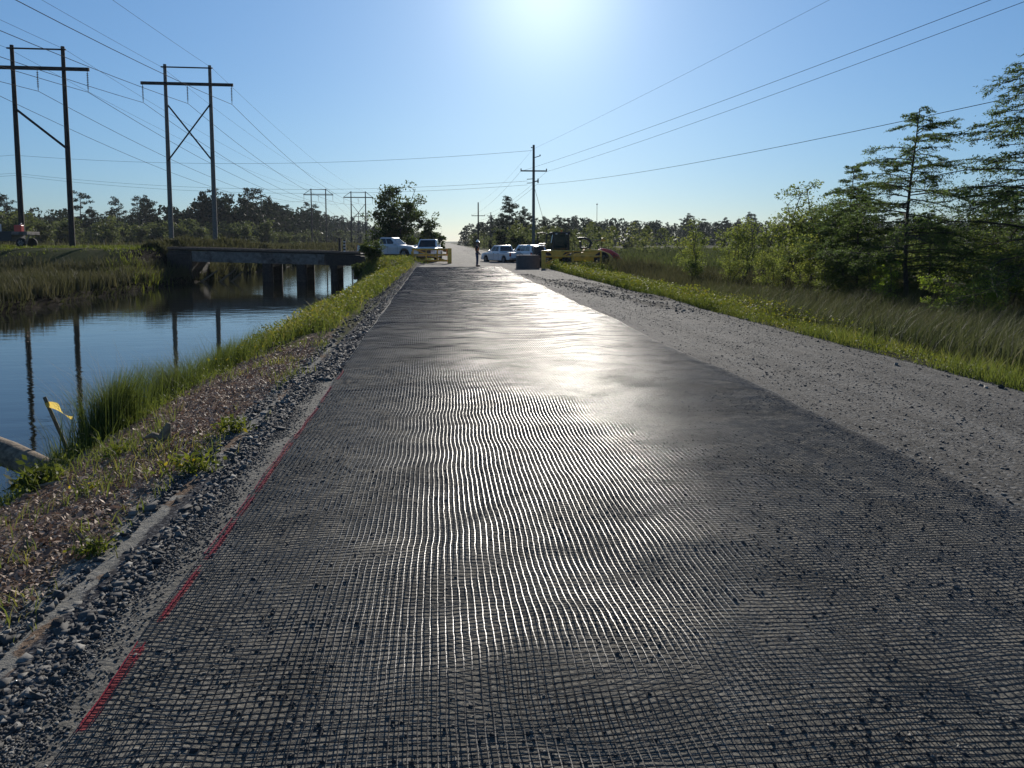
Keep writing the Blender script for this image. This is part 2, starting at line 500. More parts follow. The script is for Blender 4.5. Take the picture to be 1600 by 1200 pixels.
xs = np.unique(np.round(np.concatenate([-np.geomspace(30, 3000, 28), np.arange(-30, -6.5, .5), np.arange(-6.5, -1.6, .07),
     np.arange(-1.6, 7, .8), np.arange(6.8, 14, .2), np.arange(14, 40, 1), np.geomspace(40, 3000, 26)]), 3))
ys = np.unique(np.round(np.concatenate([-np.geomspace(8, 600, 14), np.arange(-8, 18, .12), np.arange(18, 60, .4), np.arange(60, 130, 1.),
     np.geomspace(130, 5000, 30)]), 3))
X, Y, F = grid(xs, ys)
Z = hgt(X, Y)
under = (X > -1.55) & (X < 6.75)
Z = np.where(under, -.12, Z)
mulch = sm(-X, 1.7, 1.8) * (1 - sm(-X, 3.3, 4.3)) * (1 - sm(Y, 11, 17)) + .55 * sm(-X, 2.0, 2.3) * (1 - sm(-X, 2.5, 3.3)) * sm(Y, 13, 16) * (1 - sm(Y, 20, 30))
Xs = X + (fbm(Y * 1.4, Y * 0, 33) - .5) * .7 + (fbm(X * 5, Y * 5, 34) - .5) * .25
sand = sm(-Xs, 1.78, 1.88) * (1 - sm(-Xs, 2.12, 2.4)) * np.clip(2.6 * fbm(Y * 1.3, X * .5, 31) - .35, 0, 1) * 1.2 * (1 - sm(Y, 13, 17))
grv = np.clip(sm(X, -1.98, -1.75) * (X < 0) + (X > 6.7) * (1 - sm(X, 6.95, 7.35)), 0, 1)
wet_dark = (X < -4.4) * (1 - sm(Z, np.where(X < -14, -1.0, -1.45), np.where(X < -14, -.8, -1.12))) * 1.2
wet_dark = np.maximum(wet_dark, (X < -17) * (1 - sm(-X, 23.5, 24.5)) * (1 - sm(np.abs(Y - 67.5), 7, 9)) * 1.3)  # dark painted into the soil around the bridge to mute its sunlit slope
npmesh('ground', np.stack([X, Y, Z], 1), F, M['soil'], smooth=True,
       attrs=dict(mulch=mulch, sand=sand, gravel=grv, wet_dark=wet_dark))['kind'] = 'structure'

PAINT = [(1.5, 2.62), (2.8, 3.45), (3.62, 4.27), (4.36, 5.02), (5.05, 5.5), (5.55, 6.95), (7.0, 8.4), (8.6, 9.6), (10, 10.8)]
def paintval(x, y):
    v = np.zeros_like(x)
    xe = np.interp(y, [0, 9, 20, 54], [-1.35, -1.37, -1.5, -1.76])
    for a, b in PAINT:
        v = np.maximum(v, sm(y, a, a + .05) * (1 - sm(y, b - .05, b)))
    return v * (1 - sm(np.abs(x - xe - .012), .012, np.interp(y, [2, 5, 8], [.042, .032, .026])))

xs = np.unique(np.round(np.concatenate([np.arange(-2.0, -1.2, .02), np.arange(-1.2, 3.8, .1), np.arange(3.8, 7.16, .07)]), 3))
ys = np.unique(np.round(np.concatenate([np.arange(-6, 14, .05), np.arange(14, 50, .1), np.arange(50, 90, .5), np.geomspace(90, 900, 30)]), 3))
X, Y, F = grid(xs, ys)
X0 = X.copy()
X = np.where(Y > 55, X + sm(Y, 55, 130) * np.where(X < 2, .6, 1.0), X)
def road_z(X, Y):
    z = .012 + (fbm(X * 3, Y * 3, 41) - .5) * .018 + (fbm(X * .6, Y * .4, 43) - .5) * .05
    # windrows of loose gravel and mud left by the grader on the open lane
    for (x0, y0, x1, y1, wd, hh) in WIND:
        d = np.array([x1 - x0, y1 - y0]); L = np.hypot(*d); d = d / L
        t = (X - x0) * d[0] + (Y - y0) * d[1]; s = (X - x0) * -d[1] + (Y - y0) * d[0]
        s = s + (fbm(t * .5, t * 0, int(y0)) - .5) * .8
        z = z + hh * np.exp(-(s / wd) ** 2) * sm(t, -1, 2) * (1 - sm(t, L - 2, L + 1)) * (.45 + .9 * fbm(X * 1.5, Y * 1.5, 47))
    edge = sm(-X, 1.6, 1.98) * (X < 0)
    z = z - edge * .05 - sm(X, 6.9, 7.15) * .05
    return z
WIND = [(6.3, 18.5, 4.6, 33, .28, .075), (6.9, 21, 5.6, 36, .3, .085), (5.6, 24, 4.3, 42, .25, .06)]
Z = road_z(X, Y)
mud = np.zeros_like(X)
for (x0, y0, x1, y1, wd, hh) in WIND:
    t = (Y - y0) / (y1 - y0); xc = x0 + (x1 - x0) * t
    mud = np.maximum(mud, np.exp(-((X - xc) / (wd * 1.5)) ** 2) * sm(t, -.05, .15) * (1 - sm(t, .8, 1.1)) * .75)
npmesh('gravel_road', np.stack([X, Y, Z], 1), F, M['road'], smooth=True, attrs=dict(paint=paintval(X, Y), mud=mud, fines=sm(-X, -3.9, -3.6) * (1 - .75 * sm(-X, 1.55, 1.75))))['kind'] = 'structure'

xs = np.array([-21.5, -13, -4.6]); ys = np.array([-60, 0, 60, 200, 900.])
X, Y, F = grid(xs, ys)
npmesh('canal_water', np.stack([X, Y, X * 0 + WATER], 1), F, M['water'])['kind'] = 'structure'

# ------------------------------------------------------------------ the geogrid mat
def grid_xy(u, y):
    """across position u 0..1 and distance y -> x, z of the mat"""
    xl = np.interp(y, [-3, 9, 20, 54], [-1.35, -1.37, -1.5, -1.76]); xr = np.interp(y, [-3, 6, 20, 54], [3.8, 3.85, 3.88, 4.1])
    xl = xl + (vn(y * .8, y * 0, 3) - .5) * .05
    xr = xr + (vn(y * .9, y * 0, 9) - .5) * .16 * sm(y, 5, 12)
    x = xl + (xr - xl) * u
    x = x + .05 * (fbm(x * .7, y * .55, 61) - .5) + .022 * (vn(x * .4 + 9, y * 2.2, 63) - .5)
    ph = y + 2.2 * fbm(x * .6, y * .35, 71)
    edge_r = sm(u, .5, 1.0) * sm(y, 8, 17)
    amp = .0008 + .006 * edge_r + .0018 * vn(x * 1.1, y * .7, 73)
    z = amp * (1 + np.sin(ph * 2 * math.pi / .95)) + amp * .8 * (1 + np.sin((ph + .5 * vn(x * 1.3, y * .4, 75)) * 2 * math.pi / .43 + 2))
    z = z + .022 * edge_r * sm(vn(x * .5, y * 1.1, 76), .45, .9)
    z = z + .026 * sm(fbm(x * .75 + 4, y * .8, 77), .5, .85) + .006 * fbm(x * 2.7, y * 2.9, 79) + .0015 * vn(x * 9, y * 9, 80)
    z = z + .07 * np.exp(-((x - .55) / .55) ** 2 - ((y - 3.15) / .42) ** 2) + .05 * np.exp(-((x - .25 - (y - 4.4) * .5) / .28) ** 2 - ((y - 4.5) / .7) ** 2)
    z = z + .022 * np.exp(-((x - .62 + .25 * np.sin(y * 1.1)) / .3) ** 2) * sm(y, 4.5, 6)
    edge = np.minimum(u, 1 - u)
    z = z * (.35 + .65 * sm(edge, 0, .05 + 0 * y)) * np.where(u > .5, 1, 1) + .026
    return x, z + road_z(x, y) * .5

P = .035
NL, NY0, NY1 = 150, -1.2, 53.6
ny = int((NY1 - NY0) / P)
u = np.linspace(0, 1, NL); yy = NY0 + np.arange(ny) * P
U, YY = np.meshgrid(u, yy)
GX, GZ = grid_xy(U, YY)
GY = YY + (vn(GX * .8, YY * .6, 83) - .5) * .06 + (vn(GX * 20, YY * 20, 85) - .5) * .006
GX = GX + (vn(GX * 17, YY * 22, 87) - .5) * .005
hl, tl, ha, ta = .0029, .0012, .0023, .0019
pv = paintval(GX, GY)
vid = np.arange(NL * ny).reshape(ny, NL)
V1 = np.stack([np.stack([GX - hl, GY, GZ + .0006], -1), np.stack([GX, GY, GZ + tl], -1), np.stack([GX + hl, GY, GZ + .0006], -1)], 2)   # along
V2 = np.stack([np.stack([GX, GY - ha, GZ - .0006], -1), np.stack([GX, GY, GZ + ta], -1), np.stack([GX, GY + ha, GZ - .0006], -1)], 2)   # across
n1 = NL * ny * 3
V = np.concatenate([V1.reshape(-1, 3), V2.reshape(-1, 3)])
a, b = vid[:-1, :] * 3, vid[1:, :] * 3
F1 = [np.stack([a + k, a + k + 1, b + k + 1, b + k], -1).reshape(-1, 4) for k in (0, 1)]
a, b = vid[:, :-1] * 3 + n1, vid[:, 1:] * 3 + n1
F2 = [np.stack([a + k, b + k, b + k + 1, a + k + 1], -1).reshape(-1, 4) for k in (0, 1)]
pt = np.repeat(pv.ravel(), 3)
tag(npmesh('geogrid_mat', V, np.concatenate(F1 + F2), M['geogrid'], smooth=True, attrs=dict(paint=np.concatenate([pt, pt]), weft=np.concatenate([pt * 0, pt * 0 + 1]))),
    'long black geogrid mat unrolled along the gravel road with red paint dashes on its edge', 'geogrid')

# ------------------------------------------------------------------ loose stones and chips (stuff)
IV = np.array([[a, b, c] for a in (-.75, .75) for b in (-.75, .75) for c in (-.75, .75)])
IF = np.array([[0, 1, 3], [0, 3, 2], [4, 6, 7], [4, 7, 5], [0, 4, 5], [0, 5, 1], [2, 3, 7], [2, 7, 6], [0, 2, 6], [0, 6, 4], [1, 5, 7], [1, 7, 3]])
def stones(name, x, y, z, r, flat=.6):
    n = len(x)
    sh = rng.uniform(.55, 1.25, (n, 1, 3)) * np.array([1, 1, flat]); jit = rng.uniform(.6, 1.25, (n, len(IV), 1))
    P3 = (IV[None] + rng.uniform(-.38, .38, (n, len(IV), 3))) * jit * sh * r[:, None, None]
    th = rng.uniform(0, 2 * math.pi, n); tl = rng.normal(0, .6, n)
    c, s = np.cos(th)[:, None], np.sin(th)[:, None]; c2, s2 = np.cos(tl)[:, None], np.sin(tl)[:, None]
    px, py, pz = P3[..., 0], P3[..., 1], P3[..., 2]
    py, pz = py * c2 - pz * s2, py * s2 + pz * c2
    px, py = px * c - py * s, px * s + py * c
    V = np.stack([px + x[:, None], py + y[:, None], pz + z[:, None]], -1).reshape(-1, 3)
    F = (IF[None] + (np.arange(n) * len(IV))[:, None, None]).reshape(-1, 3)
    return V, F, np.repeat(rng.uniform(0, 1, n), len(IV))
def stone_obj(name, sets):
    Vs, Fs, Ts = [], [], []; o = 0
    for (x, y, z, r, fl) in sets:
        V, F, T = stones(name, x, y, z, r, fl); Vs.append(V); Fs.append(F + o); Ts.append(T); o += len(V)
    ob = npmesh(name, np.concatenate(Vs), np.concatenate(Fs), M['stone'], tint=np.concatenate(Ts)); ob['kind'] = 'stuff'; return ob
def surf(x, y):
    return np.where((x > -1.95) & (x < 7.1), road_z(x, y), hgt(x, y))
sets = []
n = 60000                                    # coarse shoulder beside the mat
y = 1.2 + 12 * rng.uniform(0, 1, n) ** 1.6; x = -1.74 + rng.normal(0, .13, n) + (fbm(y * 1.5, y * 0, 37) - .5) * .2; x = np.where(x > -1.36, -1.36 - rng.uniform(0, .5, n), x)
r = rng.gamma(1.25, .0046, n) + .0035; r = np.where(x > -1.58, np.minimum(r, .008), np.minimum(r, .026)); sets.append((x, y, surf(x, y) + r * .2, r, .75))
n = 9000
y = 10 + 42 * rng.uniform(0, 1, n) ** 1.3; x = np.interp(y, [9, 20, 54], [-1.42, -1.55, -1.85]) - np.abs(rng.normal(0, .25, n))
r = rng.uniform(.015, .04, n); sets.append((x, y, surf(x, y) + r * .2, r, .65))
n = 15000                                   # under the mat
y = 1.4 + 8 * rng.uniform(0, 1, n) ** 1.7; x = rng.uniform(-1.35, 3.8, n)
k = fbm(x * 1.2, y * 1.2, 91) + rng.normal(0, .08, n) > .5; x, y = x[k], y[k]
r = rng.uniform(.004, .012, len(x)); sets.append((x, y, road_z(x, y) + r * .15, r, .55))
n = 26000                                    # open lane
y = -1.5 + 30 * rng.uniform(0, 1, n) ** 1.8; x = rng.uniform(3.7, 7.1, n)
k = fbm(x * .9, y * .5, 93) + rng.normal(0, .1, n) > .42; x, y = x[k], y[k]
r = rng.gamma(1.6, .0030, len(x)) + .003; sets.append((x, y, road_z(x, y) + r * .1, np.minimum(r, .017), .6))
for (x0, y0, x1, y1, wd, hh) in WIND:
    n = 600; t = rng.uniform(0, 1, n); x = x0 + (x1 - x0) * t + rng.normal(0, wd, n); y = y0 + (y1 - y0) * t
    r = rng.gamma(1.8, .009, n) + .006; sets.append((x, y, road_z(x, y) + r * .2, np.minimum(r, .028), .7))
n = 350                                      # right hand edge rubble
y = 5 + 40 * rng.uniform(0, 1, n) ** 1.5; x = 6.75 + rng.normal(0, .22, n); r = rng.gamma(1.6, .006, n) + .005
sets.append((x, y, surf(x, y) + r * .2, np.minimum(r, .05), .7))
n = 260                                      # bigger lumps
y = 1.6 + 9 * rng.uniform(0, 1, n) ** 1.4; x = -1.86 + rng.normal(0, .12, n); r = rng.uniform(.018, .042, n)
sets.append((x, y, surf(x, y) + r * .25, r, .7))
n = 900                                      # stones that rolled over the pale strip and the chips
y = 1.6 + 14 * rng.uniform(0, 1, n) ** 1.4; x = -1.9 - np.abs(rng.normal(0, .2, n)); r = rng.gamma(1.4, .0055, n) + .003
sets.append((x, y, surf(x, y) + r * .25, np.minimum(r, .035), .7))
stone_obj('loose_gravel', sets)

def cards(C, N, T, L, W, tint):
    """diamond cards: centre C, in-plane axes T (long) and N x T (wide)"""
    B = np.cross(N, T)
    V = np.stack([C - T * L[:, None], C + B * W[:, None], C + T * L[:, None], C - B * W[:, None]], 1).reshape(-1, 3)
    F = np.arange(len(C) * 4).reshape(-1, 4)
    return V, F, np.repeat(tint, 4)
def unit(v):
    return v / np.maximum(np.linalg.norm(v, axis=-1, keepdims=True), 1e-9)
def rand_cards(C, L, W, tint, flat=0.0, rg=rng):
    n = len(C)
    N = rg.normal(0, 1, (n, 3)); N[:, 2] = np.abs(N[:, 2]) + flat * 2.5; N = unit(N)
    T = unit(np.cross(N, rg.normal(0, 1, (n, 3))))
    return cards(C, N, T, L, W, tint)

n = 60000
y = 1.2 + 14 * rng.uniform(0, 1, n) ** 1.5; x = -2.12 - np.abs(rng.normal(0, .95, n)) + rng.uniform(-.06, .06, n)
k = (x > -4.4); x, y = x[k], y[k]; n = len(x)
C = np.stack([x, y, hgt(x, y) + rng.uniform(.0, .02, n)], 1)
L = rng.gamma(2.0, .0055, n) + .004; V, F, T = rand_cards(C, L, L * rng.uniform(.3, .65, n), rng.uniform(0, 1, n), .35)
o = npmesh('wood_chips', V, F, leaf('chip', (.09, .063, .046), (.36, .255, .185), .1, yellow=(.5, .4, .31)), tint=T); o['kind'] = 'stuff'

# ------------------------------------------------------------------ grasses (stuff)
def blades(x, y, z, h, wid, lean, ldir, tint):
    n = len(x)
    az = rng.uniform(0, 2 * math.pi, n)
    bx, by = np.cos(az) * wid, np.sin(az) * wid
    dx, dy = np.cos(ldir) * lean * h, np.sin(ldir) * lean * h
    p = lambda sx, t, up: np.stack([x + bx * sx + dx * t, y + by * sx + dy * t, z + h * up], -1)
    V = np.stack([p(-1, 0, 0), p(1, 0, 0), p(-.75, .32, .58), p(.75, .32, .58), p(0, 1, .97)], 1).reshape(-1, 3)
    i = (np.arange(n) * 5)[:, None]
    F = np.concatenate([i + [0, 1, 3], i + [0, 3, 2], i + [2, 3, 4]], 1).reshape(-1, 3)
    return V, F, np.repeat(tint, 5)
def join(parts):
    Vs, Fs, Ts, o = [], [], [], 0
    for V, F, T in parts:
        Vs.append(V); Fs.append(F + o); Ts.append(T); o += len(V)
    return np.concatenate(Vs), np.concatenate(Fs), np.concatenate(Ts)
def grass(name, mat, parts):
    V, F, T = join(parts); o = npmesh(name, V, F, mat, tint=T); o['kind'] = 'stuff'; return o

def patch(n, xr, yr, ypow, keep, hr, wid, lean, tintf, ldir=None, zoff=0):
    x = rng.uniform(*xr, n); y = yr[0] + (yr[1] - yr[0]) * rng.uniform(0, 1, n) ** ypow
    k = keep(x, y) > rng.uniform(0, 1, n); x, y = x[k], y[k]; n = len(x)
    z = hgt(x, y) - .02 + zoff
    k = z > WATER - .12; x, y, z = x[k], y[k], z[k]; n = len(x)
    h = rng.uniform(*hr, n) * (.55 + .9 * fbm(x * .7, y * .7, 101))
    ld = rng.uniform(0, 2 * math.pi, n) if ldir is None else rng.normal(ldir, .7, n)
    return blades(x, y, z, h, wid * rng.uniform(.6, 1.3, n) * (1 + y / 40), lean * rng.uniform(.3, 1.5, n), ld, tintf(x, y, n))
t_mix = lambda lo, hi: (lambda x, y, n: np.clip(lo + (hi - lo) * (fbm(x * .5, y * .5, 111) * .7 + rng.uniform(0, .5, n)), 0, 1))

# left verge: thin by the camera, thick beyond
keepL = lambda x, y: np.clip(sm(-x, 3.1, 4.4) * .55 + sm(y, 14, 19) * sm(-x, 2.0 + 0 * y, 2.6) * 1.2, 0, 1) * sm(fbm(x * 1.1, y * .9, 121), .30, .5)
grass('verge_grass', M['grass'], [
    patch(26000, (-5.6, -2.0), (3.0, 20), 1.2, keepL, (.07, .28), .0035, .5, t_mix(.2, .95)),
    patch(30000, (-6.0, -2.0), (15, 62), 1.1, lambda x, y: keepL(x, y) * sm(fbm(x * 1.7, y * 1.2, 161), .3, .55), (.1, .5), .006, .6, t_mix(.2, 1.15)),
    patch(9000, (-4.2, -2.0), (1.5, 14), 1.2, lambda x, y: sm(fbm(x * 1.6, y * 1.3, 123), .48, .62), (.05, .2), .0035, .6, t_mix(.3, 1.0)),
    patch(900, (-2.3, -1.75), (2, 14), 1., lambda x, y: sm(fbm(x * 2, y * 2, 124), .55, .62), (.04, .16), .003, .6, t_mix(.3, 1.0)),
])
# low leafy weeds on the left verge
def leaves(n, xr, yr, ypow, keep, hr, ls, tintf):
    x = rng.uniform(*xr, n); y = yr[0] + (yr[1] - yr[0]) * rng.uniform(0, 1, n) ** ypow
    k = keep(x, y) > rng.uniform(0, 1, n); x, y = x[k], y[k]; n = len(x)
    z = hgt(x, y); k = z > WATER + .05; x, y, z = x[k], y[k], z[k]; n = len(x)
    z = z + rng.uniform(hr[0], hr[1], n) * (.3 + fbm(x * 1.5, y * 1.5, 131))
    L = rng.uniform(.6, 1.3, n) * ls * (1 + y / 30)
    return rand_cards(np.stack([x, y, z], 1), L, L * rng.uniform(.35, .6, n), tintf(x, y, n), .25)
V, F, T = join([leaves(42000, (-6, -2.0), (13, 60), 1.2, lambda x, y: keepL(x, y) * sm(fbm(x * 1.3, y * .9, 163), .25, .5), (.02, .5), .024, t_mix(.1, 1.15)),
                leaves(14000, (-5.3, -3.0), (3.5, 15), 1.1, keepL, (.0, .22), .017, t_mix(.2, .9)),
                leaves(56000, (7.0, 10.8), (9, 52), 1.0, lambda x, y: sm(y, 12, 24) * (1 - sm(x, 8.2 + y * .03, 9.2 + y * .05)) * sm(fbm(x * .9, y * .6, 133), .2, .4), (.02, .55), .022, t_mix(.2, 1.05)),
                leaves(9000, (6.95, 8.0), (5, 24), 1.2, lambda x, y: sm(fbm(x * 1.5, y * 1.1, 137), .4, .55), (.0, .22), .016, t_mix(.35, .95))])
npmesh('leafy_weeds', V, F, M['weed'], tint=T)['kind'] = 'stuff'

# far bank marsh
keepM = lambda x, y: sm(-x, 17.5, 18) * sm(hgt(x, y), -1.22, -1.02) * (1 - sm(hgt(x, y), -.45, .2))
grass('marsh_grass', M['marsh'], [
    patch(90000, (-48, -18.0), (26, 66), 1.0, keepM, (.4, 1.0), .012, .3, lambda x, y, n: np.clip(.15 + .55 * fbm(x * .3, y * .3, 141) + rng.uniform(-.1, .25, n), 0, .8)),
    patch(60000, (-110, -20.5), (66, 170), 1.3, lambda x, y: sm(-x, 20.5, 22) * sm(fbm(x * .12, y * .12, 143), .25, .5) * sm(y, 92, 104), (.5, 1.4), .025, .2, t_mix(0, .7)),
    patch(26000, (-42, -20.5), (75, 240), 1.3, lambda x, y: sm(-x, 20.5, 22) * sm(y, 96, 106), (.5, 1.2), .03, .2, t_mix(.1, .7)),
    patch(30000, (-30, -18.2), (24, 64), 1.0, lambda x, y: sm(-x, 17.5, 18) * (1 - sm(hgt(x, y), -1.1, -1.0)), (.12, .38), .014, .9, lambda x, y, n: rng.uniform(0, .2, n), ldir=R(0)),
    patch(9000, (-24, -18.6), (64, 76), 1.0, lambda x, y: x * 0 + 1, (.3, .9), .02, .4, t_mix(.0, .5)),
    patch(16000, (-23.5, -19), (68, 150), 1.4, lambda x, y: x * 0 + 1, (.5, 1.1), .03, .3, t_mix(.0, .6)),
])
grass('bright_rushes', M['weed'], [patch(6000, (-24.5, -19.6), (53, 62), 1.0, lambda x, y: np.exp(-((x + 21.6) / 1.3) ** 2 - ((y - 56.5) / 2.2) ** 2), (.3, .8), .014, .4, t_mix(.2, .8))])
grass('levee_grass', M['weed'], [patch(52000, (-75, -21.5), (57, 88), 1.0, lambda x, y: sm(-x, 21.5, 23) * sm(hgt(x, y), .55, 1.0) * sm(fbm(x * .35, y * .35, 181), .35, .6), (.06, .26), .012, .6, t_mix(-.1, .6))])
# right hand marsh edge
grass('roadside_reeds', M['reed'], [
    patch(46000, (7.6, 15.5), (5, 30), 1.1, lambda x, y: sm(x, 7.5, 8.4) * sm(x, 7.4 + .03 * y, 8.6 + .05 * y) * (.12 + .88 * sm(fbm(x * .9, y * .8, 171), .32, .52)), (.25, .8), .009, .5, lambda x, y, n: np.clip(fbm(x * .6, y * .6, 173) * .9 - .15 + rng.uniform(0, .35, n) + .3 * (rng.uniform(0, 1, n) > .95), 0, 1), ldir=R(20)),
    patch(9000, (8.2, 15), (5, 26), 1.1, lambda x, y: sm(x, 8, 9), (.6, 1.15), .003, .7, lambda x, y, n: rng.uniform(.5, 1., n), ldir=R(15)),
    patch(30000, (10, 90), (50, 190), 1.4, lambda x, y: sm(x, 11, 15), (.4, 1.1), .03, .2, t_mix(.0, .7)),
])
grass('dead_grass', M['marsh'], [patch(34000, (8.4, 24), (16, 56), 1.0, lambda x, y: sm(x, 8.5 + y * .03, 10 + y * .03), (.35, .85), .010, .35, t_mix(.0, .75))])
grass('roadside_grass', M['grass'], [
    patch(26000, (6.95, 9.2), (4.5, 30), 1.2, lambda x, y: (1 - sm(x, 7.8, 9.2)) * sm(fbm(x * 1.2, y * .9, 151), .25, .45), (.08, .34), .004, .5, t_mix(.35, 1)),
    patch(26000, (7.0, 12), (20, 62), 1.1, lambda x, y: 1 - sm(x, 8.6 + y * .03, 10 + y * .03), (.12, .42), .008, .5, t_mix(.45, 1)),
    patch(8000, (-6, 1.0), (62, 110), 1.0, lambda x, y: 1 - sm(x, -1.6, -.8), (.1, .4), .012, .4, t_mix(.4, 1)),
    patch(12000, (9, 30), (62, 160), 1.0, lambda x, y: sm(x, 9, 10), (.2, .6), .02, .4, t_mix(.2, .8)),
])

def H(x, y): return float(hgt(np.array([x]), np.array([y]))[0])

# ------------------------------------------------------------------ tussocks, weeds, log, stake by the water
def tussock(label, x, y, n, h, spread, lean, ldir, wid=.003):
    t = thing('grass_tussock', label, 'grass tussock', (x, y, H(x, y) - .05), group='wispy grass tussocks on the canal bank')
    r = np.abs(rng.normal(0, spread, n)); a = rng.uniform(0, 2 * math.pi, n)
    bx, by = r * np.cos(a) * .8, r * np.sin(a) * 1.5
    bz = np.array([H(x + p, y + q) for p, q in zip(bx, by)]) - H(x, y)
    bz = np.maximum(bz, WATER - H(x, y) - .1)
    hh = h * rng.uniform(.45, 1.1, n)
    V, F, T = blades(bx, by, bz, hh, wid, lean * rng.uniform(.2, 1.4, n), np.where(rng.uniform(0, 1, n) < .5, a, rng.normal(ldir, .5, n)), rng.uniform(.0, .8, n))
    npmesh('blades', V, F, M['grass'], t, tint=T)['kind'] = 'stuff'
    m_ = max(30, n // 40)
    bx, by = rng.normal(0, spread, m_) * .8, rng.normal(0, spread, m_) * 1.5
    V, F, T = blades(bx, by, np.full(m_, .05), h * rng.uniform(.9, 1.45, m_), .0016 * np.ones(m_), .6 * rng.uniform(.2, 1.6, m_), rng.normal(R(190), .8, m_), rng.uniform(.9, 1.0, m_))
    npmesh('seed_stalks', V, F, M['reed'], t, tint=T)['kind'] = 'stuff'
    return t
tussock('tall wispy grass tussock beside the wooden stake with yellow tape', -3.95, 9.45, 2400, .85, .26, .35, R(60))
tussock('low ragged grass tussock at the water just left of the wooden stake', -4.9, 10.1, 260, .5, .22, .5, R(170))
tussock('large dark based grass tussock overhanging the water, beyond the stake', -4.55, 13.2, 3000, .8, .5, .55, R(170))
tussock('long leaning green grass tussock on the bank with the bare dirt path beside it', -4.25, 15.0, 2800, .75, .55, .4, R(60))

def weed(label, x, y, s, n, mat='weed', group='small leafy weeds on the dirt verge'):
    t = thing('leafy_weed', label, 'weed', (x, y, H(x, y)), rz=random.uniform(0, 6), group=group)
    nb_ = n // 2
    a = rng.uniform(0, 2 * math.pi, nb_); ln = s * rng.uniform(.3, 1.15, nb_)
    A = blades(rng.normal(0, s * .28, nb_), rng.normal(0, s * .28, nb_), np.zeros(nb_), ln * .8, s * .03 * rng.uniform(.6, 1.4, nb_), rng.uniform(.2, 1.1, nb_), a, rng.uniform(.1, .9, nb_))
    c = rng.normal(0, 1, (n * 2, 3)) * np.array([.38, .38, .3]) * s; c[:, 2] = np.abs(c[:, 2]) + .02
    L = s * rng.uniform(.06, .17, n * 2)
    Vd, Fd, Td = rand_cards(c, L, L * .45, rng.uniform(.1, 1, n * 2), .2)
    Vd = np.concatenate([A[0], Vd]); T = np.concatenate([A[2], Td]); Fd = Fd + len(A[0])
    F = np.concatenate([A[1], Fd[:, [0, 1, 2]], Fd[:, [0, 2, 3]]])
    npmesh('leaves', Vd, F, M[mat], t, tint=T)
    sb = MB()
    for k in range(3):
        sb.tube([(0, 0, -.02), (random.uniform(-.2, .2) * s, random.uniform(-.2, .2) * s, s * .6)], [.004, .002], 5)
    sb.build('stem', M['bark'], t)
    return t
weed('upright leafy weed on the pale strip, nearest to the camera', -2.05, 4.6, .17, 70)
weed('spiky green weed growing between dirt and gravel, second from the camera', -2.0, 6.2, .26, 60)
weed('low green weed at the gravel edge, third from the camera', -2.03, 7.5, .22, 70)
weed('yellowing broad leaf weed in the wood chips near the stake', -3.0, 7.3, .2, 60)
weed('yellow green sprig on the dirt, left of the spiky weed', -2.75, 6.1, .15, 40)
weed('small ragged weed in the chips at the left picture edge', -2.6, 3.9, .17, 50)
weed('bright green broad weed below the log', -3.55, 7.0, .3, 120)

# driftwood bits
o = thing('driftwood_stump', 'small pale broken stump standing in the wood chips', 'stump', (-2.66, 7.48, H(-2.66, 7.48)))
MB().tube([(0, 0, -.05), (.02, 0, .07), (.05, .02, .17)], [.075, .055, .02], 9).build('stump', M['log'], o, True)
MB().tube([(0, 0, .02), (-.12, .05, .05), (-.2, .02, .02)], [.04, .03, .012], 7).build('root', M['log'], o, True)
o = MB().tube([(0, 0, 0), (.18, .03, .03), (.4, -.03, .02), (.55, .02, 0)], [.012, .018, .015, .006], 7).build('dry_stick', M['log'], None, True)
o.location = (-3.45, 6.75, H(-3.4, 6.75) + .03); o.rotation_euler = (0, .1, .2)
tag(o, 'pale dry stick lying on the chips near the log', 'stick')

lg = thing('fallen_log', 'weathered round log lying from the bank into the water at the left edge', 'log', (-4.55, 9.0, H(-4.55, 9.0) + .13))
pts = [Vector((.25, -.15, -.06)), Vector((-.5, .3, .08)), Vector((-1.4, .9, .16)), Vector((-2.4, 1.6, .2))]
MB().tube(pts, [.13, .15, .16, .165], 18).build('trunk', M['log'], lg, True)
kb = MB()
kb.tube([(-.75, .45, .22), (-.73, .5, .36)], [.035, .014], 7)
kb.build('branch_stub', M['log'], lg, True)

sk = thing('wooden_stake', 'thin leaning wooden survey stake with yellow tape at the canal bank', 'stake', (-4.52, 9.7, H(-4.52, 9.7) - .08))
rot = Vector((-.30, -.1, 1.0)).normalized().to_track_quat('Z', 'X').to_matrix()
MB().box(rot @ Vector((0, 0, .44)), (.04, .02, .95), rot, .003).build('post', M['stake'], sk)
tb = []; nseg = 10; top = rot @ Vector((0, 0, .82))
V = []; F = []
for i in range(nseg + 1):
    t = i / nseg
    c = top + Vector((.30 * t, -.02 + .03 * math.sin(5 * t), -.16 * t + .02 * math.sin(6 * t)))
    up = Vector((.02 * math.sin(7 * t), .018 * math.sin(4 * t + 1), .028 * (1.15 - .3 * t)))
    V += [c - up, c + up]
for i in range(nseg): F.append((2 * i, 2 * i + 1, 2 * i + 3, 2 * i + 2))
rb = MB(); rb.add(V, F)
rb.box(top, (.046, .027, .05), rot)
rb.build('flagging_tape', M['tape'], sk)

# ------------------------------------------------------------------ tree makers
def tubes_np(mb, pts, r0, r1, n=6):
    k = len(pts); mb.tube(pts, [r0 + (r1 - r0) * i / (k - 1) for i in range(k)], n, cap=False)

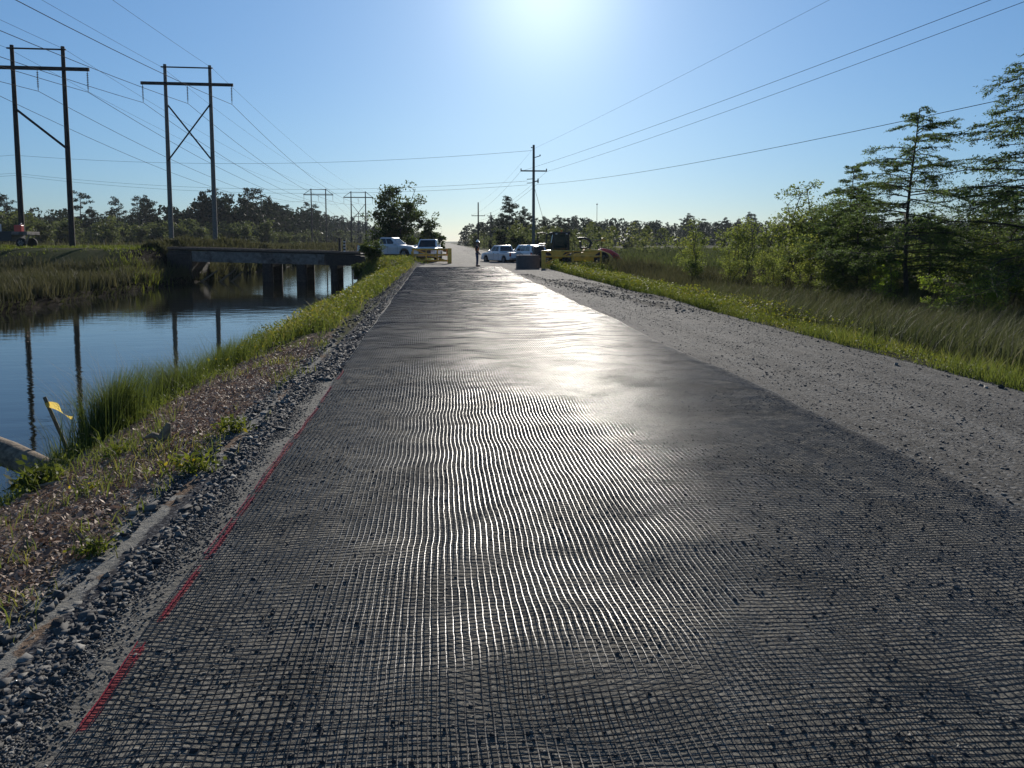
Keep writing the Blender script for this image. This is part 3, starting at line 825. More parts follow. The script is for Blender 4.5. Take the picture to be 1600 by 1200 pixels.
def make_cypress(seed, h, label, group, dens=1.0, leafs=.055, spread=.40, low=.16, ratio=1.0):
    rg = np.random.default_rng(seed); rd = random.Random(seed)
    root = thing('bald_cypress_tree', label, 'tree', group=group)
    tr = MB(); lean = rd.uniform(-.05, .05)
    tp = [Vector((lean * h * t + .04 * h * .3 * math.sin(3 * t + seed), .02 * h * math.sin(4 * t), h * t)) for t in np.linspace(0, 1, 9)]
    tubes_np(tr, tp, h * .0125, h * .002, 9); tr.tube([(0, 0, -.3), (0, 0, .08 * h)], [h * .024, h * .012], 9)
    tr.build('trunk', M['bark'], root, True)
    lb = MB(); C = []; N = []; T = []; L = []; TI = []
    nb = int(66 * dens)
    for i in range(nb):
        f = low + (1 - low) * (i + rd.random()) / nb
        k = f * 8; a = int(min(k, 7)); base = tp[a].lerp(tp[a + 1], k - a)
        ln = h * spread * (1 - f) ** .62 * rd.uniform(.3, 1.2) + .045 * h
        az = rd.uniform(0, 2 * math.pi); up = rd.uniform(-.12, .42) + .5 * max(0, f - .8)
        pts = []
        for t in np.linspace(0, 1, 6):
            a2 = az + .5 * math.sin(2 * t + i) * t
            pts.append(base + Vector((math.cos(a2) * ln * t, math.sin(a2) * ln * t, ln * (up * t - .28 * t * t))))
        tubes_np(lb, pts, h * .0042 * (1.1 - f * .6), h * .0008, 5)
        ntw = max(5, int(ln / h * 60 * dens))
        for j in range(ntw):
            t = rd.uniform(.16, 1.0); q = t * 5; b = int(min(q, 4)); p = pts[b].lerp(pts[b + 1], q - b)
            side = az + rd.choice((-1, 1)) * rd.uniform(.4, 1.3)
            tl = ln * rd.uniform(.12, .34) * (1.2 - t * .6) + .02 * h
            d = Vector((math.cos(side), math.sin(side), rd.uniform(-.35, .2)))
            e = p + d * tl
            if j % 2 == 0: lb.tube([p, e], [h * .0009, h * .0005], 3, cap=False)
            m_ = int(rd.uniform(13, 25))
            tt = rg.uniform(.05, 1.05, m_)[:, None]
            pos = np.array(p)[None] + np.array(d)[None] * tl * tt + rg.normal(0, .012 * h ** .5, (m_, 3)) * np.array([1, 1, .7])
            dd = unit(np.array(d)[None] + rg.normal(0, .65, (m_, 3)) + np.array([0, 0, -.25]))
            nn = unit(rg.normal(0, .55, (m_, 3)) + np.array([0, 0, 1.0])); nn = unit(nn - dd * (nn * dd).sum(1, keepdims=True))
            C.append(pos); N.append(nn); T.append(dd); L.append(rg.uniform(.6, 1.25, m_) * leafs); TI.append(np.clip(rg.uniform(0, .7, m_) + .3 * rd.random(), 0, 1))
    lb.build('limbs', M['bark'], root, True)
    C, N, T, L, TI = map(np.concatenate, (C, N, T, L, TI))
    V, F, TT = cards(C, N, T, L, L * .34, TI)
    npmesh('crown', V, F, M['cypress'], root, tint=TT)
    return root

def make_broadleaf(name, seed, h, label, cat, group, mat, stems=4, clumps=46, per=70, leafs=.05, wide=.38, low=.25, aspect=.55, bare=0.0, csize=.085):
    rg = np.random.default_rng(seed); rd = random.Random(seed)
    root = thing(name, label, cat, group=group)
    tb = MB(); tips = []
    for s in range(stems):
        az = rd.uniform(0, 6.283); sp = rd.uniform(.1, wide)
        hh = h * rd.uniform(.65, .97)
        pts = [Vector((math.cos(az) * sp * h * t ** 1.2 + .04 * h * math.sin(5 * t + s), math.sin(az) * sp * h * t ** 1.2 + .04 * h * math.cos(4 * t + s), hh * t - (.1 if t == 0 else 0))) for t in np.linspace(0, 1, 7)]
        tubes_np(tb, pts, h * .016 / (1 + stems * .12), h * .003, 6)
        for b in range(int(clumps / stems) + 1):
            t = rd.uniform(low, 1.0); q = t * 6; i = int(min(q, 5)); p = pts[i].lerp(pts[i + 1], q - i)
            a2 = rd.uniform(0, 6.283); ln = h * rd.uniform(.05, .26) * (1.15 - .5 * t)
            e = p + Vector((math.cos(a2) * ln, math.sin(a2) * ln, ln * rd.uniform(-.15, .75)))
            tb.tube([p, p.lerp(e, .5) + Vector((0, 0, .01 * h)), e], [h * .003, h * .002, h * .001], 4, cap=False)
            tips.append((e, rd.random(), t))
    tb.build('trunk', M['bark'], root, True)
    C = []; TI = []
    for e, tone, t in tips:
        if rd.random() < bare: continue
        m_ = int(per * rd.uniform(.4, 1.3))
        sz = h * csize * rd.uniform(.6, 1.35)
        d = rg.normal(0, 1, (m_, 3)); d = unit(d) * rg.uniform(0.2, 1, (m_, 1)) ** .5
        C.append(np.array(e)[None] + d * sz * np.array([1.15, 1.15, .75])); TI.append(np.clip(tone * .55 + rg.uniform(0, .45, m_), 0, 1))
    C = np.concatenate(C); TI = np.concatenate(TI)
    k = C[:, 2] > .02 * h; C, TI = C[k], TI[k]
    L = rg.uniform(.6, 1.3, len(C)) * leafs
    V, F, T = rand_cards(C, L, L * aspect, TI, .15, rg)
    npmesh('crown', V, F, M[mat], root, tint=T)
    return root

def make_pine(seed, h, dens=1.0, low=.4):
    rg = np.random.default_rng(seed); rd = random.Random(seed)
    root = thing('pine_tree', 'x', 'tree')
    tb = MB(); pts = [Vector((.02 * h * math.sin(2.5 * t + seed), .015 * h * math.cos(3 * t), h * t)) for t in np.linspace(0, .97, 7)]
    tubes_np(tb, pts, h * .014, h * .004, 6)
    C = []; TI = []
    for i in range(int(20 * dens)):
        f = low + (1 - low) * (i + rd.random()) / (20 * dens); q = min(f, .99) * 6; a = int(q); p = pts[min(a, 5)].lerp(pts[min(a, 5) + 1], q - a)
        az = rd.uniform(0, 6.283); ln = h * (.06 + .17 * math.sin(min(1, (1 - f) * 1.6 + .15) * 1.57)) * rd.uniform(.5, 1.15)
        e = p + Vector((math.cos(az) * ln, math.sin(az) * ln, ln * rd.uniform(-.05, .45)))
        tb.tube([p, e], [h * .004, h * .0015], 4, cap=False)
        for c in range(rd.choice((2, 3, 3))):
            cc = p.lerp(e, rd.uniform(.55, 1.1)) + Vector((rd.uniform(-1, 1), rd.uniform(-1, 1), rd.uniform(-.3, .5))) * h * .03
            m_ = int(rd.uniform(16, 34)); d = unit(rg.normal(0, 1, (m_, 3))) * rg.uniform(.3, 1, (m_, 1))
            C.append(np.array(cc)[None] + d * h * .05 * np.array([1.2, 1.2, .65])); TI.append(np.clip(rd.random() * .5 + rg.uniform(0, .5, m_), 0, 1))
    tb.build('trunk', M['bark'], root, True)
    C = np.concatenate(C); TI = np.concatenate(TI); L = rg.uniform(.6, 1.2, len(C)) * h * .017
    V, F, T = rand_cards(C, L, L * .5, TI, 0, rg)
    npmesh('crown', V, F, M['pine'], root, tint=T)
    return root

def put(root, x, y, rz=None, s=1.0, dz=0.0):
    root.location = (x, y, H(x, y) - .05 + dz); root.rotation_euler = (0, 0, random.uniform(0, 6.28) if rz is None else rz); root.scale = (s, s, s); return root

# right hand swamp trees
CY = 'cypress trees on the right of the road'
put(make_cypress(3, 6.8, 'tall cypress with layered branches behind the bright bush, tallest whole tree on the right', CY, 1.45, .045, .54, .22), 15.6, 24.5, 1.0)
put(make_cypress(8, 5.5, 'shorter spindly cypress with a round top left of the tall cypress', CY, 1.35, .045, .46, .25), 16.6, 30.5, 2.2)
put(make_cypress(12, 8.3, 'large cypress cut by the right picture edge with drooping branches', CY, 1.7, .045, .52, .2), 16.75, 19.9, .4)
put(make_cypress(15, 4.4, 'small cypress filling the gap below and left of the tall cypress', CY, 1.3, .045, .5, .15), 15.5, 27.5, 3.0)
put(make_cypress(21, 3.6, 'low leafy cypress sapling close behind the trunk of the tall cypress', CY, 1.0, .045, .45, .15), 17.9, 27.0, 4.0)
put(make_cypress(23, 4.3, 'dense low cypress between the tall cypress and the picture edge', CY, 1.0, .045, .45, .12), 19.3, 25.4, 5.0)

SH = 'leafy swamp shrubs along the right of the road'
shr = [make_broadleaf('swamp_shrub', 40 + i, 3.6, 'x', 'shrub', SH, 'shrub', stems=[4, 5, 3, 4][i], clumps=[52, 58, 44, 54][i], per=64, leafs=.052, wide=[.3, .34, .26, .36][i], low=.3, csize=.09) for i in range(4)]
spots = [  # x, y, height, label
    (14.9, 44.5, 2.9, 'pale leafy shrub leftmost of the right hand thicket'), (15.6, 40.0, 3.0, 'slim shrub beside the bare snag in the thicket'),
    (16.4, 38.0, 3.3, 'rounded shrub right of the bare snag'), (16.9, 36.2, 3.9, 'tall shrub with an open top over the thicket, first of two'),
    (17.6, 35.0, 4.0, 'tall shrub with an open top over the thicket, second of two'), (17.3, 33.2, 3.7, 'shrub just left of the spindly cypress'),
    (15.2, 33.0, 2.3, 'low shrub in front of the two tall open topped shrubs'), (16.8, 31.6, 2.9, 'shrub at the foot of the spindly cypress'),
    (18.8, 33.0, 3.6, 'shrub behind the spindly cypress'), (14.6, 29.6, 2.2, 'low dark shrub in front of the spindly cypress'),
    (19.2, 30.2, 3.6, 'shrub between the two whole cypresses'), (20.8, 28.6, 3.5, 'shrub right behind the tall cypress'),
    (17.5, 22.6, 3.1, 'crooked shrub with bent stems right of the bright bush'), 
(19.0, 21.6, 2.9, 'dark shrub below the branches of the cut cypress'),
    (20.6, 22.2, 3.3, 'shrub at the right picture edge behind the dark shrub'), (17.6, 20.6, 2.3, 'low shrub at the right picture edge'),
    (19.8, 37.5, 3.2, 'shrub at the back of the thicket behind the two open topped shrubs'), (22.5, 34.0, 3.4, 'shrub at the back of the thicket behind the spindly cypress'),
    (18.4, 45.0, 2.6, 'small shrub at the far back left of the thicket'),
    (16.9, 28.6, 2.5, 'shrub between the trunks of the spindly and tall cypress'), (13.9, 36.2, 1.7, 'knee high shrub at the front left of the thicket'),
    (13.9, 31.5, 1.7, 'small leafy shrub in the dead grass before the two open topped shrubs'), (14.2, 27.2, 1.6, 'small leafy shrub in the dead grass before the spindly cypress'),
    (13.6, 40.5, 1.8, 'small shrub in the dead grass before the bare snag'), (16.6, 22.0, 1.9, 'leafy shrub between the bright bushes and the crooked shrub'), (14.9, 24.9, 1.7, 'leafy shrub at the left foot of the tall cypress'), (18.2, 24.2, 2.6, 'leafy shrub right behind the bright bushes')]
for i, (x, y, h_, lb) in enumerate(spots):
    if i < 4: o = shr[i]; o['label'] = lb
    else: o = dup(shr[i % 4], (0, 0, 0), label=lb)
    put(o, x, y, i * 1.7, h_ / 3.6 * (1.3 if x / y < .53 else 1.05))
o = make_broadleaf('bright_bush', 61, 1.7, 'low bright green bush in the reeds right of the tall cypress trunk', 'bush', None, 'bright', 6, 40, 60, .032, .42, .2, .5, csize=.12)
put(o, 13.9, 19.9, .3)
o = make_broadleaf('bright_bush', 62, 1.75, 'rounder bright green bush in the reeds nearest the right picture edge', 'bush', None, 'bright', 6, 44, 60, .032, .5, .2, .5, csize=.12)
put(o, 14.75, 19.5, 2.3)
o = make_broadleaf('yellow_green_sapling', 63, 1.75, 'yellow green broad leaf sapling just left of the tall cypress trunk', 'sapling', None, 'bright', 3, 26, 26, .05, .3, .2, .7, csize=.11)
put(o, 14.2, 23.2, 1.0)
o = make_broadleaf('bare_snag', 64, 3.7, 'thin bare snag with few leaves rising above the thicket', 'dead tree', None, 'shrub', 2, 26, 6, .05, .1, .3, .5, bare=.7)
put(o, 15.9, 39.2)
o = make_broadleaf('bare_snag', 65, 4.6, 'thin pointed dead stem standing up beside the open topped shrubs', 'dead tree', None, 'shrub', 1, 18, 10, .05, .05, .5, .5, bare=.5)
put(o, 17.0, 35.6)

# ------------------------------------------------------------------ the big tree beyond the pickups, bushes near the bridge
o = make_broadleaf('oak_tree', 71, 11.6, 'broad single tree with a dark spreading crown beyond the white pickups', 'tree', None, 'oak', 6, 150, 95, .17, .30, .22, .6, csize=.075)
put(o, -6.3, 105)
o = make_broadleaf('small_tree', 72, 5.6, 'small open crowned tree right of the broad tree', 'tree', None, 'oak', 3, 46, 60, .15, .2, .25, .6, csize=.08)
put(o, -1.9, 104)
o = make_broadleaf('small_tree', 73, 3.6, 'low round tree behind the front facing pickup', 'tree', None, 'oak', 4, 50, 60, .14, .3, .1, .6, csize=.1)
put(o, -.6, 112)
o = make_broadleaf('bridge_bush', 74, 1.75, 'dark rounded bush at the road end of the bridge', 'bush', None, 'oak', 7, 80, 80, .06, .6, .1, .6, csize=.14)
put(o, -5.35, 60.6)
o = make_broadleaf('bridge_bush', 75, 1.1, 'smaller bush on the canal side of the dark rounded bush', 'bush', None, 'oak', 6, 50, 60, .055, .6, .1, .6, csize=.15)
put(o, -6.35, 60.0)

# ------------------------------------------------------------------ woods: pines and scrub, every one an object
pines = [make_pine(100 + i, 16, [1, 1.2, .8, 1.1, .7][i], [.42, .36, .5, .3, .55][i]) for i in range(5)]
cnt = [0] * 5
def pine(x, y, h, label, group, k=None):
    k = random.randrange(5) if k is None else k
    if cnt[k] == 0: o = pines[k]
    else: o = dup(pines[k], (0, 0, 0))
    cnt[k] += 1
    o['label'] = label; o['group'] = group
    put(o, x, y, None, h / 16)
LW, LWG = 'dark pine in the wood beyond the marsh left of the canal', 'pines of the left hand wood'
for i in range(56):                                      # front running from the left edge towards the power line
    t = (i + random.random()) / 56
    x = -170 + 112 * t; y = 205 + 55 * t + random.uniform(0, 45)
    pine(x, y, random.uniform(9.5, 16) * (1 + .15 * math.sin(t * 23)), LW, LWG)
for i in range(52):                                      # along the power line clearing
    t = (i + random.random()) / 52
    y = 255 + 480 * t ** 1.4; x = -56 - random.uniform(0, 28)
    pine(x, y, random.uniform(13, 20), LW, LWG)
RW, RWG = 'distant dark pine in the tree line on the right horizon', 'pines of the right hand tree line'
for i in range(96):
    t = (i + random.random()) / 96
    x = 22 + 300 * t; y = 380 + random.uniform(-40, 40) - 60 * t
    pine(x, y, random.uniform(10, 16), RW, RWG)
RR, RRG = 'pine among the trees along the right side of the far road', 'pines beside the far road'
for (x, y, h) in [(12.5, 170, 8.5), (14.5, 165, 11), (16, 176, 12.5), (18.5, 172, 10), (21, 180, 9), (25, 186, 8), (13, 240, 8), (15, 270, 9), (18, 225, 9), (22, 230, 10), (28, 210, 9), (33, 220, 8.5), (30, 190, 8), (38, 230, 9), (45, 240, 8)]:
    pine(x, y, h, RR, RRG)
for i in range(12):
    pine(-8 - random.uniform(0, 12), 300 + i * 35, random.uniform(7, 11), 'pine far down the left side of the road', 'pines far down the road')

def wood_mass(name, n, xf, mat, hr, cl):
    """far wood reading as one mass: crowns of leaf cards over a band of ground"""
    Cs, Ts = [], []
    for i in range(n):
        x, y = xf(i / n); h = random.uniform(*hr); z0 = H(x, y); wd = h * random.uniform(.3, .5)
        m_ = cl; t = rng.uniform(0, 1, m_)
        a = rng.uniform(0, 6.283, m_); rr_ = wd * np.sqrt(rng.uniform(0, 1, m_)) * (1 - .75 * t ** 3) * (.75 + .5 * vn(a * 1.2, t * 5 + i * 3.7, 5))
        Cs.append(np.stack([x + rr_ * np.cos(a), y + rr_ * np.sin(a), z0 + h * t], 1)); Ts.append(np.clip(random.random() * .5 + rng.uniform(0, .5, m_), 0, 1))
    C = np.concatenate(Cs); L = rng.uniform(.25, .62, len(C)) * (hr[1] / 11)
    V, F, T = rand_cards(C, L, L * .6, np.concatenate(Ts), 0)
    npmesh(name, V, F, M[mat], tint=T)['kind'] = 'stuff'
wood_mass('far_wood', 420, lambda t: (14 + 420 * t + random.uniform(-4, 4), 395 + random.uniform(-30, 110) - 40 * t), 'pine', (8.5, 14), 260)
wood_mass('far_wood', 330, lambda t: (-260 + 200 * t + random.uniform(-3, 3), 222 + 45 * t + random.uniform(0, 55)), 'pine', (7, 12), 260)
wood_mass('far_wood', 260, lambda t: (-58 - random.uniform(0, 34), 258 + 620 * t ** 1.3), 'pine', (10, 17), 260)
wood_mass('far_scrub', 260, lambda t: (-215 + 158 * t + random.uniform(-3, 3), 170 + 70 * t + random.uniform(0, 45)), 'scrub', (4.5, 8), 240)
wood_mass('far_wood', 90, lambda t: (-5 - random.uniform(0, 22), 300 + 500 * t), 'pine', (6, 11), 220)
wood_mass('far_scrub', 150, lambda t: (13 + random.uniform(0, 30), 120 + 300 * t), 'scrub', (3.5, 6.5), 200)
scr = [make_broadleaf('scrub_bush', 130 + i, 4.5, 'x', 'bush', None, 'scrub', 6, [60, 52, 66, 56][i], 34, .21, [.5, .42, .55, .46][i], .08, .65, csize=.15) for i in range(4)]
cs = [0] * 4
def scrub(x, y, h, label, group):
    k = random.randrange(4)
    o = scr[k] if cs[k] == 0 else dup(scr[k], (0, 0, 0))
    cs[k] += 1
    o['label'] = label; o['group'] = group; put(o, x, y, None, h / 4.5)
LS, LSG = 'mid green scrub bush in front of the left hand pines', 'scrub in front of the left hand wood'
for i in range(62):
    t = (i + random.random()) / 62
    x = -150 + 96 * t; y = 128 + 95 * t * t + random.uniform(0, 60)
    scrub(x, y, random.uniform(4.2, 8.2), LS, LSG)
for i in range(24):
    t = (i + random.random()) / 24
    scrub(-53 - random.uniform(0, 8), 215 + 330 * t, random.uniform(4, 8), 'scrub bush at the edge of the power line clearing', 'scrub along the power line clearing')
for i in range(46):
    t = (i + random.random()) / 46
    y = 108 + 150 * t; x = 11 + random.uniform(0, 6 + 26 * t)
    scrub(x, y, random.uniform(2.6, 5.2), 'bushy young tree along the right side of the far road', 'bushes beside the far road')
for i in range(40):
    t = (i + random.random()) / 40
    scrub(20 + 170 * t, 185 + random.uniform(-60, 130), random.uniform(2, 5), 'scrub bush in the open marsh on the right', 'scrub in the right hand marsh')
for i in range(14):
    scrub(-3.5 - random.uniform(0, 10), 130 + i * 16, random.uniform(3, 5.5), 'bush far down the left side of the road', 'bushes far down the left side of the road')
for i in range(8):
    scrub(-24 - random.uniform(0, 9), 92 + i * 13, random.uniform(1.0, 2.0), 'low bush on the field between the power lines', 'low bushes under the power lines')

# ------------------------------------------------------------------ H-frame transmission structures and their wires
def hframe(label, cx, cy, sep, ztop, brace, knee, mat, rz=.03):
    z0 = H(cx, cy)
    t = thing('power_line_tower', label, 'power pole', (cx, cy, z0), rz, 'wooden H-frame power line towers')
    h = ztop - z0
    for s in (-1, 1):
        MB().tube([(s * sep / 2, 0, -.5), (s * sep / 2, 0, h * .5), (s * sep / 2, 0, h)], [.26, .22, .165], 12).build('pole', M[mat], t, True)
    za = h - 2.05; zt = h - .32
    MB().box((0, -.24, za), (sep * 2.06, .2, .32), None, .02).build('crossarm', M['pole_dark'], t)
    MB().tube([(-sep / 2 - .35, -.2, zt), (sep / 2 + .35, -.2, zt)], .075, 8).build('top_tie', M['pole_dark'], t)
    zb1, zb0 = h - 4.1, h - 10.2
    if brace == 'x':
        for s in (-1, 1):
            MB().tube([(-s * sep / 2, s * .2, zb1), (s * sep / 2, s * .2, zb0)], .085, 8).build('brace', M['pole_dark'], t)
    elif brace == 'one':
        MB().tube([(-sep / 2, -.22, h - 5.6), (sep / 2, -.22, h - 9.2)], .11, 8).build('brace', M['pole_dark'], t)
    if knee:
        for s in (-1, 1):
            MB().tube([(s * sep / 2, -.2, h - .15), (s * sep * 1.0, -.24, za + .1)], .08, 6).build('brace', M['pole_dark'], t)
    att = []
    for s in (-1, 0, 1):
        x = s * sep * .99
        b = MB().tube([(x, -.24, za - .1), (x, -.24, za - 2.0)], .03, 6)
        for k in range(9):
            b.lathe([(.03, za - .35 - k * .16), (.11, za - .37 - k * .16), (.03, za - .43 - k * .16)], c=(x, -.24, 0), n=8)
        b.build('insulator', M['insulator'], t)
        att.append(Vector((x, -.24, za - 2.05)))
    for s in (-1, 1): att.append(Vector((s * (sep / 2 + .3), -.2, zt)))
    Mx = Matrix.Translation((cx, cy, z0)) @ Matrix.Rotation(rz, 4, 'Z')
    return [Mx @ a for a in att]
A1 = hframe('two pole wooden power tower at the left picture edge with one slanting brace', -36.55, 75.5, 4.35, 19.55, 'one', False, 'pole_dark')
B1 = hframe('two pole wooden power tower with an X brace near the bridge', -26.95, 87, 4.6, 20.6, 'x', False, 'pole_grey')
A2 = hframe('distant two pole tower in front of the dark pines with slanted top struts', -41.2, 266, 4.8, 19.4, '', True, 'pole_dark')
B2 = hframe('distant two pole tower with X brace and slanted top struts left of the broad tree', -28.0, 266, 4.8, 18.6, 'x', True, 'pole_dark')
A3 = hframe('very distant two pole tower of the left line, beside the farther right one', -45, 450, 4.8, 18, 'x', True, 'pole_dark')
B3 = hframe('very distant two pole tower seen between the poles left of the broad tree', -30, 450, 4.8, 18, 'x', True, 'pole_dark')
A4 = hframe('faintest two pole tower on the left line near the horizon', -49, 640, 4.8, 18, '', True, 'pole_dark')
B4 = hframe('faintest two pole tower on the right line near the horizon', -31, 640, 4.8, 18, '', True, 'pole_dark')

def wire(name, pts_list, r, label, cat, group):
    """spans with sag: list of (p0, p1, sag)"""
    pts = []
    for p0, p1, sag in pts_list:
        p0, p1 = Vector(p0), Vector(p1); n = 28
        for i in range(n + 1):
            if pts and i == 0: continue
            t = i / n; q = p0.lerp(p1, t); q.z -= 4 * sag * t * (1 - t); pts.append(q)
    o = MB().tube(pts, r, 5, cap=False).build(name, M['wire'], None, True)
    return tag(o, label, cat, group)
pos = ['left insulator', 'middle insulator', 'right insulator', 'left pole top', 'right pole top']
for nmz, fr, back in (('left edge tower', [A1, A2, A3, A4], Vector((3.2, -190, 1.5))), ('X braced tower by the bridge', [B1, B2, B3, B4], Vector((2.5, -180, 1.5)))):
    for k in range(5):
        sag = 3.6 if k < 3 else 2.0
        spans = [(fr[0][k] + back, fr[0][k], sag)] + [(fr[i][k], fr[i + 1][k], sag) for i in range(3)]
        wire('transmission_wire', spans, .024 if k < 3 else .014, f'sagging wire at the {pos[k]} of the {nmz}', 'power line', 'wires of the two transmission lines')

# ------------------------------------------------------------------ the roadside utility poles
def upole(label, x, y, zt, arm_z, arm_w, extra):
    z0 = H(x, y)
    t = thing('utility_pole', label, 'utility pole', (x, y, z0), group='single utility poles by the road'); h = zt - z0
    MB().tube([(0, 0, -.4), (0, 0, h * .5), (0, 0, h)], [.2, .17, .13], 12).build('pole', M['pole_grey' if extra else 'pole_dark'], t, True)
    az = arm_z - z0
    MB().box((0, -.16, az), (arm_w, .11, .15), None, .01).build('crossarm', M['pole_dark'], t)
    for s in (-1, 1):
        b = MB().lathe([(.05, 0), (.08, .06), (.05, .1), (.08, .14), (.03, .2)], c=(s * (arm_w / 2 - .06), -.16, az + .08), n=10)
        b.build('insulator', M['insulator'], t, True)
    if extra:
        b = MB().tube([(.1, 0, h - 1.45), (.75, 0, h - 1.25)], .045, 7); b.lathe([(.05, 0), (.08, .08), (.03, .2)], c=(.75, 0, h - 1.28), n=8)
        b.build('bracket', M['insulator'], t)
        b = MB().tube([(-.15, 0, h - .35), (-.3, 0, h - .25)], .06, 7); b.build('bracket', M['insulator'], t)
        b = MB().tube([(.1, 0, arm_z - z0 - 1.2), (.5, 0, arm_z - z0 - 1.15)], .07, 7).lathe([(.06, -.25), (.09, 0), (.06, .3)], c=(.52, 0, arm_z - z0 - 1.15), n=8)
        b.build('bracket', M['insulator'], t)
        for q in (-.9, -1.35):
            b = MB().tube([(-.1, 0, az + q), (-.8, 0, az + q - .05)], .04, 6); b.build('bracket', M['insulator'], t)
        MB().tube([(.1, 0, az - 1.9), (2.4, 0, 0)], .02, 5).build('guy_wire', M['wire'], t)
    return t
upole('tall single utility pole with one crossarm behind the parked trucks', 10.72, 90, 12.95, 9.95, 3.1, True)
upole('smaller utility pole with a crossarm farther along the road behind the worker', 8.5, 180, 10.8, 7.7, 3.1, False)
upole('far utility pole among the pines right of the road', 16.5, 260, 11.5, 10.3, 2.6, False)
DW = 'wires on the roadside utility poles'
wire('overhead_wire', [((28, -30, 15.5), (10.6, 90, 12.45), 0.6), ((10.6, 90, 12.45), (8.5, 180, 10.7), .8)], .0075, 'thin topmost wire rising from the pole top to the upper right', 'overhead wire', DW)
wire('overhead_wire', [((28.6, -30, 12.6), (12.25, 90, 9.9), .95), ((12.25, 90, 9.9), (9.9, 180, 7.9), .8)], .011, 'higher of two thick wires from the crossarm to the upper right corner', 'overhead wire', DW)
wire('overhead_wire', [((28.2, -30, 12.1), (9.2, 90, 9.9), .8), ((9.2, 90, 9.9), (7.1, 180, 7.9), .8)], .011, 'lower of two thick wires from the crossarm to the upper right corner', 'overhead wire', DW)
wire('overhead_wire', [((27.5, -30, 8.7), (11.1, 90, 8.4), 1.75), ((11.1, 90, 8.4), (8.6, 180, 6.6), .8)], .013, 'lowest dark cable passing in front of the cypress tops on the right', 'overhead wire', DW)
wire('overhead_wire', [((10.45, 90, 12.3), (-57, 110, 13.3), 1.3), ((-57, 110, 13.3), (-125, 130, 14), 1)], .016, 'thin wire crossing the sky above the canal to the left, upper one', 'overhead wire', DW)
wire('overhead_wire', [((10.0, 90, 8.8), (-57, 110, 10.9), 1.5), ((-57, 110, 10.9), (-125, 130, 12), 1)], .014, 'upper of two close wires crossing low above the canal to the left', 'overhead wire', DW)
wire('overhead_wire', [((10.0, 90, 8.35), (-57, 110, 10.6), 1.6), ((-57, 110, 10.6), (-125, 130, 11.7), 1)], .014, 'lower of two close wires crossing low above the canal to the left', 'overhead wire', DW)
ms = thing('radio_mast', 'very thin distant radio mast on the right horizon above the machines', 'mast', (75, 370, 0))
MB().tube([(0, 0, 0), (0, 0, 19.5)], [.16, .1], 6).build('shaft', M['wire'], ms)
MB().tube([(0, 0, 19.4), (0, 0, 19.9)], [.35, .3], 6).build('antenna', M['wire'], ms)

# ------------------------------------------------------------------ the bridge over the canal
br = thing('timber_bridge', 'low old bridge with peeling side girder on dark piles over the canal', 'bridge', (-14.5, 66, 0))
def deckz(x): return 1.28 - (x + 23.5) * .0285
b = MB(); xsr = np.linspace(-21.8, -6.2, 12)
for i in range(11):
    xa, xb = xsr[i], xsr[i + 1]; za, zb = deckz(xa), deckz(xb)
    b.add([(xa + 14.5, -2.1, za - .12), (xb + 14.5, -2.1, zb - .12), (xb + 14.5, 2.1, zb - .12), (xa + 14.5, 2.1, za - .12), (xa + 14.5, -2.1, za), (xb + 14.5, -2.1, zb), (xb + 14.5, 2.1, zb), (xa + 14.5, 2.1, za)],
          [(0, 1, 2, 3), (4, 5, 6, 7), (0, 1, 5, 4), (2, 3, 7, 6)])
b.build('deck', M['timber_dark'], br)
def beam(name, x0, x1, y, dz0, dz1, th, mat):
    za, zb = deckz(x0), deckz(x1); x0 += 14.5; x1 += 14.5
    q = MB(); q.add([(x0, y - th, za + dz0), (x1, y - th, zb + dz0), (x1, y + th, zb + dz0), (x0, y + th, za + dz0), (x0, y - th, za + dz1), (x1, y - th, zb + dz1), (x1, y + th, zb + dz1), (x0, y + th, za + dz1)],
          [(0, 1, 2, 3), (4, 5, 6, 7), (0, 1, 5, 4), (2, 3, 7, 6), (0, 3, 7, 4), (1, 2, 6, 5)]); return q.build(name, mat, br)
beam('girder', -19.9, -9.5, -2.25, -.98, -.14, .09, M['rust_paint']); beam('girder', -19.9, -7.5, 2.25, -.98, -.14, .09, M['rust_paint'])
beam('girder', -9.45, -6.6, -2.25, -1.0, -.14, .12, M['timber_dark']); beam('girder', -21.7, -19.95, -2.25, -1.0, -.14, .12, M['timber_dark'])
beam('curb_rail', -21.8, -6.6, -2.15, -.02, .14, .11, M['rail_brown']); beam('curb_rail', -21.8, -6.6, 2.15, -.02, .14, .11, M['rail_brown'])
beam('curb_rail', -21.8, -14.5, -1.2, .0, .16, .05, M['rail_brown'])
for x in (-14.1, -11.4, -8.8):
    for y in (-1.9, 1.9):
        wd = .42 if x < -9 else .28
        MB().tube([(x + 14.5, y, -2.9), (x + 14.5, y, deckz(x) - 1.0)], wd, 12).build('pile', M['timber_dark'], br, True)
    MB().box((x + 14.5, 0, deckz(x) - 1.14), (.6, 4.7, .3), None, .02).build('pile_cap', M['timber_dark'], br)
MB().box((-20.85 + 14.5, 0, -.25), (1.9, 4.9, 2.2), None, .05).build('abutment', M['timber_dark'], br)
MB().box((-6.6 + 14.5, 0, -.4), (1.2, 4.9, 1.8), None, .05).build('abutment', M['timber_dark'], br)
